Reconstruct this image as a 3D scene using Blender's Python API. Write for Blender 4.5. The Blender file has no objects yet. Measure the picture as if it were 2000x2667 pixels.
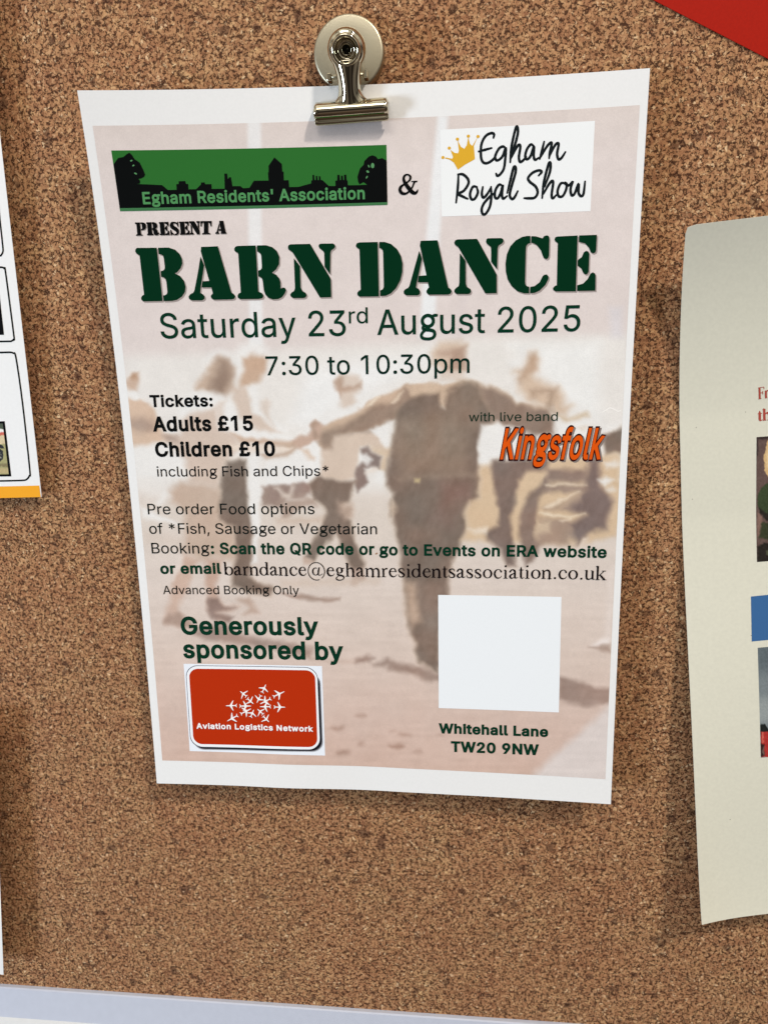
import bpy, bmesh, math, random
import numpy as np
from mathutils import Vector, geometry

random.seed(4)
rng = np.random.default_rng(7)
SC = bpy.context.scene
COL = SC.collection

# ------------------------------------------------------------------ camera
CAM_ROT = (1.3365607, 0.021927, 0.1005719)
CAM_LOC = np.array([0.0388569, -0.3239039, 0.059486])
FPX, PW, PH = 2000.0, 2000.0, 2667.0          # focal length and frame in pixels of the photograph
cam = bpy.data.cameras.new('camera')
cam.sensor_fit = 'VERTICAL'; cam.sensor_height = 36.0
cam.lens = 36.0 * FPX / PH
cam.clip_start = 0.01; cam.clip_end = 50
cam_ob = bpy.data.objects.new('camera', cam); COL.objects.link(cam_ob)
cam_ob.rotation_euler = CAM_ROT; cam_ob.location = CAM_LOC
cam.dof.use_dof = False
SC.camera = cam_ob

# ------------------------------------------------------------------ light
world = bpy.data.worlds.new('World'); SC.world = world; world.use_nodes = True
wn = world.node_tree; bg = wn.nodes['Background']
tc = wn.nodes.new('ShaderNodeTexCoord'); sp = wn.nodes.new('ShaderNodeSeparateXYZ')
wr = wn.nodes.new('ShaderNodeValToRGB'); mr = wn.nodes.new('ShaderNodeMapRange')
mr.inputs['From Min'].default_value = -1; mr.inputs['From Max'].default_value = 1
wn.links.new(tc.outputs['Generated'], sp.inputs[0]); wn.links.new(sp.outputs['Z'], mr.inputs['Value'])
wn.links.new(mr.outputs[0], wr.inputs[0]); wz = wn.nodes.new('ShaderNodeTexNoise'); wz.inputs['Scale'].default_value = 2.2; wz.inputs['Detail'].default_value = 2  # noise patches added to the background so the metal reflects streaks
wn.links.new(tc.outputs['Generated'], wz.inputs['Vector'])
wv = wn.nodes.new('ShaderNodeValToRGB'); wn.links.new(wz.outputs['Fac'], wv.inputs[0])
wv.color_ramp.elements[0].position = 0.42; wv.color_ramp.elements[0].color = (0.22, 0.20, 0.18, 1)
wv.color_ramp.elements[1].position = 0.60; wv.color_ramp.elements[1].color = (2.1, 2.0, 1.85, 1)
wm = wn.nodes.new('ShaderNodeMix'); wm.data_type = 'RGBA'; wm.blend_type = 'MULTIPLY'; wm.inputs[0].default_value = 1.0
wn.links.new(wr.outputs[0], wm.inputs[6]); wn.links.new(wv.outputs[0], wm.inputs[7]); wn.links.new(wm.outputs[2], bg.inputs['Color'])
e = wr.color_ramp.elements
e[0].position = 0.15; e[0].color = (0.07, 0.05, 0.04, 1)
e[1].position = 0.85; e[1].color = (0.50, 0.49, 0.46, 1)
m_ = wr.color_ramp.elements.new(0.5); m_.color = (0.17, 0.165, 0.16, 1)
bg.inputs['Strength'].default_value = 1.15

def area(name, loc, target, size, power, color, size_y=None):
    l = bpy.data.lights.new(name, 'AREA'); l.energy = power; l.color = color
    l.shape = 'RECTANGLE'; l.size = size; l.size_y = size_y or size
    o = bpy.data.objects.new(name, l); COL.objects.link(o); o.location = loc
    o.rotation_euler = (Vector(target) - Vector(loc)).to_track_quat('-Z', 'Y').to_euler()
    return o
area('ceiling_lamp', (1.05, -1.25, 1.75), (0, 0, 0), 0.16, 37, (1.0, 0.92, 0.82), 0.16)
area('window_light', (-1.5, -1.05, -0.25), (0, 0, -0.05), 0.30, 22, (0.70, 0.84, 1.0), 0.5)
area('fill_light', (-0.25, -1.5, 1.5), (0, 0, 0.05), 0.9, 10, (1.0, 0.96, 0.92), 0.5)  # added soft fill that lightens the shadows, not a fixture

SC.view_settings.view_transform = 'Standard'; SC.view_settings.look = 'None'
SC.view_settings.exposure = 0.0; SC.view_settings.gamma = 1.0

# ------------------------------------------------------------------ helpers
def lin(c):
    c = np.asarray(c, float) / 255.0
    return np.where(c <= 0.04045, c / 12.92, ((c + 0.055) / 1.055) ** 2.4)
WREF = lin((226, 225, 222))
def ink(c):
    """printed colour on white paper: c is how it reads next to paper white (226,225,222)"""
    return np.clip(lin(c) / WREF * 0.80, 0, 1)

def euler_m(e):
    a, b, c = e
    Rx = np.array([[1, 0, 0], [0, math.cos(a), -math.sin(a)], [0, math.sin(a), math.cos(a)]])
    Ry = np.array([[math.cos(b), 0, math.sin(b)], [0, 1, 0], [-math.sin(b), 0, math.cos(b)]])
    Rz = np.array([[math.cos(c), -math.sin(c), 0], [math.sin(c), math.cos(c), 0], [0, 0, 1]])
    return Rz @ Ry @ Rx
RM = euler_m(CAM_ROT)
def project(P):
    q = (np.asarray(P) - CAM_LOC) @ RM
    return np.stack([PW / 2 - FPX * q[:, 0] / q[:, 2], PH / 2 + FPX * q[:, 1] / q[:, 2]], 1)
def board_pt(px, py, d=0.0):
    """point at distance d in front of the cork whose place was measured in the photograph"""
    r = RM @ np.array([(px - PW / 2) / FPX, -(py - PH / 2) / FPX, -1.0])
    t = (-d - CAM_LOC[1]) / r[1]
    return CAM_LOC + t * r

class Sheet:
    """a sheet of paper: width, height, centre of the top edge (x,z), turn, distance from the board d(u,v)"""
    def __init__(s, w, h, x, z, theta, dfun):
        s.w, s.h, s.x, s.z, s.t, s.d = w, h, x, z, theta, dfun
    def pos(s, uv, off=0.0):
        uv = np.atleast_2d(uv); u, v = uv[:, 0], uv[:, 1]
        c, sn = math.cos(s.t), math.sin(s.t)
        x = u - s.w / 2; z = -v
        def P(u, v):
            x = u - s.w / 2; z = -v
            return np.stack([x * c - z * sn + s.x, -s.d(u, v), x * sn + z * c + s.z], 1)
        p = P(u, v)
        if np.any(off):
            h = 1e-4
            a = P(u + h, v) - p; b = P(u, v + h) - p
            n = np.cross(b, a); n /= np.linalg.norm(n, axis=1)[:, None]
            n *= np.sign(-n[:, 1])[:, None]
            p = p + n * (np.asarray(off) if np.ndim(off) == 0 else np.asarray(off)[:, None])
        return p
    def uv(s, px):
        px = np.atleast_2d(np.asarray(px, float)); x = np.tile([s.w / 2, s.h / 2], (len(px), 1)).astype(float)
        for _ in range(14):
            f0 = project(s.pos(x)); e = px - f0; h = 1e-6
            J1 = (project(s.pos(x + [h, 0])) - f0) / h; J2 = (project(s.pos(x + [0, h])) - f0) / h
            det = J1[:, 0] * J2[:, 1] - J1[:, 1] * J2[:, 0]
            dx = np.stack([(e[:, 0] * J2[:, 1] - e[:, 1] * J2[:, 0]) / det, (J1[:, 0] * e[:, 1] - J1[:, 1] * e[:, 0]) / det], 1)
            x = x + np.clip(dx, -0.1, 0.1)
        return x

# ------------------------------------------------------------------ materials
def mat(name, color, rough=0.6, spec=0.3, metal=0.0):
    m = bpy.data.materials.new(name); m.use_nodes = True
    b = m.node_tree.nodes['Principled BSDF']
    b.inputs['Base Color'].default_value = (*[float(c) for c in color[:3]], 1)
    b.inputs['Roughness'].default_value = rough; b.inputs['Metallic'].default_value = metal
    b.inputs['Specular IOR Level'].default_value = spec
    return m
def grain(m, scale=1500, amount=0.06, bump=0.0):
    """fine mottling of paper or print"""
    nt = m.node_tree; b = nt.nodes['Principled BSDF']
    tc = nt.nodes.new('ShaderNodeTexCoord'); n = nt.nodes.new('ShaderNodeTexNoise')
    n.inputs['Scale'].default_value = scale; n.inputs['Detail'].default_value = 4
    nt.links.new(tc.outputs['Object'], n.inputs['Vector'])
    mx = nt.nodes.new('ShaderNodeMix'); mx.data_type = 'RGBA'; mx.blend_type = 'MULTIPLY'
    mx.inputs[0].default_value = 1.0
    rp = nt.nodes.new('ShaderNodeValToRGB')
    rp.color_ramp.elements[0].position = 0.3; rp.color_ramp.elements[1].position = 0.7
    rp.color_ramp.elements[0].color = (1 - amount,) * 3 + (1,); rp.color_ramp.elements[1].color = (1, 1, 1, 1)
    nt.links.new(n.outputs['Fac'], rp.inputs[0])
    src = b.inputs['Base Color']
    if src.is_linked: nt.links.new(src.links[0].from_socket, mx.inputs[6])
    else: mx.inputs[6].default_value = src.default_value
    nt.links.new(rp.outputs[0], mx.inputs[7]); nt.links.new(mx.outputs[2], src)
    if bump:
        bp = nt.nodes.new('ShaderNodeBump'); bp.inputs['Strength'].default_value = bump; bp.inputs['Distance'].default_value = 0.0002
        nt.links.new(n.outputs['Fac'], bp.inputs['Height']); nt.links.new(bp.outputs[0], b.inputs['Normal'])
    return m
_inks = {}
def inkmat(c, rough=0.55):
    k = tuple(c)
    if k not in _inks:
        _inks[k] = grain(mat('ink_%d_%d_%d' % k, ink(c), rough, 0.03), 2500, 0.03)
    return _inks[k]
PAPER = grain(mat('white_paper', (0.80, 0.80, 0.80), 0.62, 0.25), 900, 0.03, 0.12)
CREAM = grain(mat('cream_paper', ink((211, 208, 190)), 0.65, 0.2), 700, 0.06, 0.12)

def vcol_mat(name, rough=0.55):
    m = mat(name, (1, 1, 1), rough, 0.25); nt = m.node_tree
    a = nt.nodes.new('ShaderNodeVertexColor'); a.layer_name = 'print'
    nt.links.new(a.outputs['Color'], nt.nodes['Principled BSDF'].inputs['Base Color'])
    return grain(m, 2200, 0.10)

def cork_material():
    m = mat('cork', (0.3, 0.2, 0.1), 0.85, 0.12); nt = m.node_tree; N = nt.nodes; Lk = nt.links
    b = N['Principled BSDF']
    def node(t, **k):
        n = N.new(t)
        for a, v in k.items(): setattr(n, a, v)
        return n
    def math_(op, a, b_=None, clamp=False):
        n = node('ShaderNodeMath', operation=op); n.use_clamp = clamp
        for i, x in enumerate((a, b_)):
            if x is None: continue
            if isinstance(x, (int, float)): n.inputs[i].default_value = x
            else: Lk.new(x, n.inputs[i])
        return n.outputs[0]
    def mix(bt, f, a, b_):
        n = node('ShaderNodeMix', data_type='RGBA', blend_type=bt)
        for i, x in ((0, f), (6, a), (7, b_)):
            if isinstance(x, (int, float)): n.inputs[i].default_value = x
            elif isinstance(x, tuple): n.inputs[i].default_value = (*x, 1)
            else: Lk.new(x, n.inputs[i])
        return n.outputs[2]
    def ramp(f, stops, interp='LINEAR'):
        n = node('ShaderNodeValToRGB'); cr = n.color_ramp; cr.interpolation = interp
        while len(cr.elements) < len(stops): cr.elements.new(0.5)
        for el, (p, c) in zip(cr.elements, stops):
            el.position = p; el.color = (*[float(x) for x in c], 1)
        Lk.new(f, n.inputs[0]); return n.outputs[0]
    tc = node('ShaderNodeTexCoord').outputs['Object']
    def noise(scale, detail=2, rough=0.5, vec=tc):
        n = node('ShaderNodeTexNoise'); n.inputs['Scale'].default_value = scale
        n.inputs['Detail'].default_value = detail; n.inputs['Roughness'].default_value = rough
        Lk.new(vec, n.inputs['Vector']); return n
    # warp the lookup so granules get ragged, curled outlines
    w = noise(420, 3, 0.6)
    sub = node('ShaderNodeVectorMath', operation='SUBTRACT'); Lk.new(w.outputs['Color'], sub.inputs[0]); sub.inputs[1].default_value = (0.5, 0.5, 0.5)
    scl = node('ShaderNodeVectorMath', operation='SCALE'); Lk.new(sub.outputs[0], scl.inputs[0]); scl.inputs['Scale'].default_value = 0.0034
    add = node('ShaderNodeVectorMath', operation='ADD'); Lk.new(tc, add.inputs[0]); Lk.new(scl.outputs[0], add.inputs[1])
    vec = add.outputs[0]
    def vor(scale, feat='F1', v=vec):
        n = node('ShaderNodeTexVoronoi', feature=feat); n.inputs['Scale'].default_value = scale
        Lk.new(v, n.inputs['Vector']); return n
    def chan(col, i):
        s = node('ShaderNodeSeparateColor'); Lk.new(col, s.inputs[0]); return s.outputs[i]
    big, small = vor(520), vor(1000)
    c = lambda *x: lin(x)
    base = ramp(chan(big.outputs['Color'], 0), [(0.0, c(116, 80, 60)), (0.08, c(154, 111, 81)), (0.40, c(168, 126, 92)), (0.75, c(181, 139, 102)), (1.0, c(202, 165, 122))])
    fine = ramp(chan(small.outputs['Color'], 1), [(0.0, c(124, 87, 65)), (0.2, c(160, 119, 86)), (0.7, c(178, 138, 101)), (1.0, c(212, 180, 140))])
    col = mix('MIX', 0.45, base, fine)
    # a few dark bark flakes
    fl = vor(330); dark = ramp(chan(fl.outputs['Color'], 2), [(0.0, (1, 1, 1)), (0.022, (1, 1, 1)), (0.026, (0, 0, 0)), (1, (0, 0, 0))])
    col = mix('MIX', math_('MULTIPLY', dark, 0.62), col, tuple(float(x) for x in c(78, 56, 46)))
    pale = ramp(chan(small.outputs['Color'], 2), [(0.0, (0, 0, 0)), (0.965, (0, 0, 0)), (0.975, (1, 1, 1)), (1, (1, 1, 1))])
    col = mix('MIX', math_('MULTIPLY', pale, 0.6), col, tuple(float(x) for x in c(232, 208, 170)))
    # gaps between granules: short dark commas, present only along part of each outline
    e1 = vor(520, 'DISTANCE_TO_EDGE'); e2 = vor(1000, 'DISTANCE_TO_EDGE')
    g1 = noise(520, 2); g2 = noise(760, 2)
    def gap(edge, nz, lo, hi, width):
        amt = node('ShaderNodeMapRange'); Lk.new(nz.outputs['Fac'], amt.inputs['Value'])
        amt.inputs['From Min'].default_value = lo; amt.inputs['From Max'].default_value = hi
        amt.inputs['To Min'].default_value = 0.0; amt.inputs['To Max'].default_value = width
        r = math_('DIVIDE', edge.outputs['Distance'], math_('ADD', amt.outputs[0], 0.001))
        return math_('SUBTRACT', 1.0, math_('MULTIPLY', r, 1.0, True), True)
    gA = gap(e1, g1, 0.50, 0.68, 0.25); gB = gap(e2, g2, 0.47, 0.70, 0.36)
    gp = math_('MAXIMUM', gA, gB)
    gs = ramp(gp, [(0.0, (0, 0, 0)), (0.35, (0.35, 0.35, 0.35)), (0.62, (1, 1, 1)), (1, (1, 1, 1))])
    col = mix('MIX', math_('MULTIPLY', gs, 0.92), col, tuple(float(x) for x in c(60, 36, 25)))
    # broad drifts of tone
    d1 = noise(26, 3, 0.6); col = mix('MULTIPLY', 1.0, col, ramp(d1.outputs['Fac'], [(0.3, (0.95, 0.86, 0.83)), (0.7, (0.99, 0.99, 0.96))]))
    d2 = noise(90, 3, 0.6); col = mix('MULTIPLY', 0.8, col, ramp(d2.outputs['Fac'], [(0.3, (0.95, 0.88, 0.88)), (0.68, (1.10, 1.09, 1.04))]))
    Lk.new(col, b.inputs['Base Color'])
    hgt = math_('SUBTRACT', math_('MULTIPLY', noise(1400, 3).outputs['Fac'], 0.35), math_('MULTIPLY', gs, 1.0))
    hgt = math_('ADD', hgt, math_('MULTIPLY', chan(big.outputs['Color'], 1), 0.35))
    bp = node('ShaderNodeBump'); bp.inputs['Strength'].default_value = 0.55; bp.inputs['Distance'].default_value = 0.0006
    Lk.new(hgt, bp.inputs['Height']); Lk.new(bp.outputs[0], b.inputs['Normal'])
    return m

# ------------------------------------------------------------------ mesh building
WLOC = {}
def link(o, parent=None):
    COL.objects.link(o)
    if parent is not None: o.parent = parent
    return o
def empty(name, loc):
    o = bpy.data.objects.new(name, None); o.empty_display_size = 0.01; COL.objects.link(o); o.location = loc
    WLOC[o.name] = np.array(loc, float); return o
def build(name, V, F, m, parent=None, origin=None, smooth=False, colors=None):
    """V in world coordinates"""
    V = np.asarray(V, float); base = WLOC[parent.name] if parent is not None else np.zeros(3)
    if origin is None: origin = V.mean(0)
    origin = np.asarray(origin, float)
    me = bpy.data.meshes.new(name); me.from_pydata((V - origin).tolist(), [], [tuple(f) for f in F]); me.update()
    if m is not None: me.materials.append(m)
    if smooth: me.polygons.foreach_set('use_smooth', [True] * len(me.polygons))
    if colors is not None:
        a = me.color_attributes.new('print', 'FLOAT_COLOR', 'POINT')
        a.data.foreach_set('color', np.concatenate([colors, np.ones((len(colors), 1))], 1).astype(np.float32).ravel())
    o = bpy.data.objects.new(name, me); link(o, parent); o.location = origin - base; WLOC[o.name] = origin
    return o
def tag(o, label=None, cat=None, group=None, kind=None):
    if label: o['label'] = label
    if cat: o['category'] = cat
    if group: o['group'] = group
    if kind: o['kind'] = kind
    return o
def grid_faces(nu, nv, flip=False):
    i, j = np.meshgrid(np.arange(nu - 1), np.arange(nv - 1)); a = (j * nu + i).ravel()
    F = np.stack([a, a + nu, a + nu + 1, a + 1], 1)
    return F[:, ::-1] if flip else F
def grid_uv(u0, u1, v0, v1, nu, nv):
    u, v = np.meshgrid(np.linspace(u0, u1, nu), np.linspace(v0, v1, nv)); return np.stack([u.ravel(), v.ravel()], 1)
def sheet_body(name, sh, m, parent, nu=64, nv=90, thick=0.00012, cut=None):
    uv = grid_uv(0, sh.w, 0, sh.h, nu, nv)
    if cut is not None: uv = cut(uv)
    A = sh.pos(uv); B = sh.pos(uv, -thick)
    F = grid_faces(nu, nv).tolist(); n = len(A)
    G = [[x + n for x in f[::-1]] for f in F]
    rim = list(range(nu)) + [nu * (j + 1) - 1 for j in range(1, nv)] + [n - 1 - i for i in range(1, nu)] + [nu * j for j in range(nv - 2, 0, -1)]
    q = len(rim); R = [[2 * n + k, 2 * n + (k + 1) % q, 2 * n + q + (k + 1) % q, 2 * n + q + k] for k in range(q)]
    return build(name, np.concatenate([A, B, A[rim], B[rim]]), F + G + R, m, parent, smooth=True)

def refine(V2, F, maxlen=0.006):
    """split long triangles so that flat print follows the curl of its sheet"""
    bm = bmesh.new()
    vs = [bm.verts.new((x, y, 0)) for x, y in V2]
    for f in F:
        if len(set(f)) > 2:
            try: bm.faces.new([vs[i] for i in f])
            except ValueError: pass
    for _ in range(7):
        L = [e_ for e_ in bm.edges if e_.calc_length() > maxlen]
        if not L: break
        bmesh.ops.subdivide_edges(bm, edges=L, cuts=1)
        bmesh.ops.triangulate(bm, faces=[f for f in bm.faces if len(f.verts) > 3])
    bm.verts.index_update()
    V = np.array([(v.co.x, v.co.y) for v in bm.verts]).reshape(-1, 2); G = [[v.index for v in f.verts] for f in bm.faces]
    bm.free(); return V, G

class Print:
    """collects flat printed shapes in the (u,v) of a sheet and builds them as one mesh a hair above it"""
    def __init__(s, sh): s.sh = sh; s.V = []; s.F = []; s.O = []; s.n = 0; s.k = 0
    def add(s, V2, F, off=0.0):
        V2 = np.asarray(V2, float)
        if len(V2) == 0: return
        s.V.append(V2); s.O.append(np.full(len(V2), off)); s.F += [[i + s.n for i in f] for f in F]; s.n += len(V2)
    def addo(s, V2, F, O):
        s.V.append(np.asarray(V2, float)); s.O.append(np.asarray(O, float)); s.F += [[i + s.n for i in f] for f in F]; s.n += len(V2)
    def poly(s, uv, off=0.0, holes=(), maxlen=0.006):
        uv = np.asarray(uv, float); loops = [[Vector((x, y, 0)) for x, y in uv]]
        allv = [tuple(p) for p in uv]
        for h in holes: loops.append([Vector((x, y, 0)) for x, y in h]); allv += [tuple(p) for p in h]
        T = geometry.tessellate_polygon(loops)
        V, F = refine(allv, [list(t) for t in T], maxlen); s.add(V, F, off)
    def px(s, pts, off=0.0, holes=(), maxlen=0.006): s.poly(s.sh.uv(pts), off, [s.sh.uv(h) for h in holes], maxlen)
    def ribbon(s, pts, off=0.0, caps=True, sub=6):
        """pts: (u,v,w)"""
        s.k += 1; P = catmull(np.asarray(pts, float), sub); d = np.gradient(P[:, :2], axis=0)
        d /= np.maximum(np.linalg.norm(d, axis=1), 1e-12)[:, None]; nrm = np.stack([-d[:, 1], d[:, 0]], 1)
        L = P[:, :2] + nrm * P[:, 2:3] / 2; R = P[:, :2] - nrm * P[:, 2:3] / 2; n = len(P)
        V = np.concatenate([L, R]).tolist(); F = [[i, i + 1, n + i + 1, n + i] for i in range(n - 1)]
        if caps:
            for i0, sgn in ((0, -1), (n - 1, 1)):
                c = P[i0, :2]; r = P[i0, 2] / 2; a0 = math.atan2(*(nrm[i0][::-1])); ids = [i0]
                for q in range(1, 6):
                    a = a0 - sgn * math.pi * q / 6; ids.append(len(V)); V.append((c + r * np.array([math.cos(a), math.sin(a)])).tolist())
                ids.append(n + i0); F.append(ids)
        s.add(V, F, off + (s.k % 40) * 1.5e-6)
    def build(s, name, m, parent, off, label=None):
        V = np.concatenate(s.V); O = np.concatenate(s.O) + off
        P = s.sh.pos(V, O)
        o = build(name, P, s.F, m, parent)
        bm = bmesh.new(); bm.from_mesh(o.data)
        for f in bm.faces:
            f.normal_update()
            if f.normal.y > 0: f.normal_flip()
        bm.to_mesh(o.data); bm.free()
        if label: o['label'] = label
        return o
def catmull(P, sub):
    if len(P) < 3: return np.array([P[0] + (P[-1] - P[0]) * t for t in np.linspace(0, 1, 3)])
    Q = np.concatenate([[2 * P[0] - P[1]], P, [2 * P[-1] - P[-2]]]); out = []
    for i in range(1, len(Q) - 2):
        a, b, c, d = Q[i - 1:i + 3]
        for t in np.linspace(0, 1, sub, endpoint=False):
            out.append(0.5 * ((2 * b) + (c - a) * t + (2 * a - 5 * b + 4 * c - d) * t * t + (3 * b - a - 3 * c + d) * t ** 3))
    out.append(P[-1]); return np.array(out)
def crop(pts, ox, oy, s): return [(ox + x / s, oy + y / s) for x, y in pts]

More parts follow.
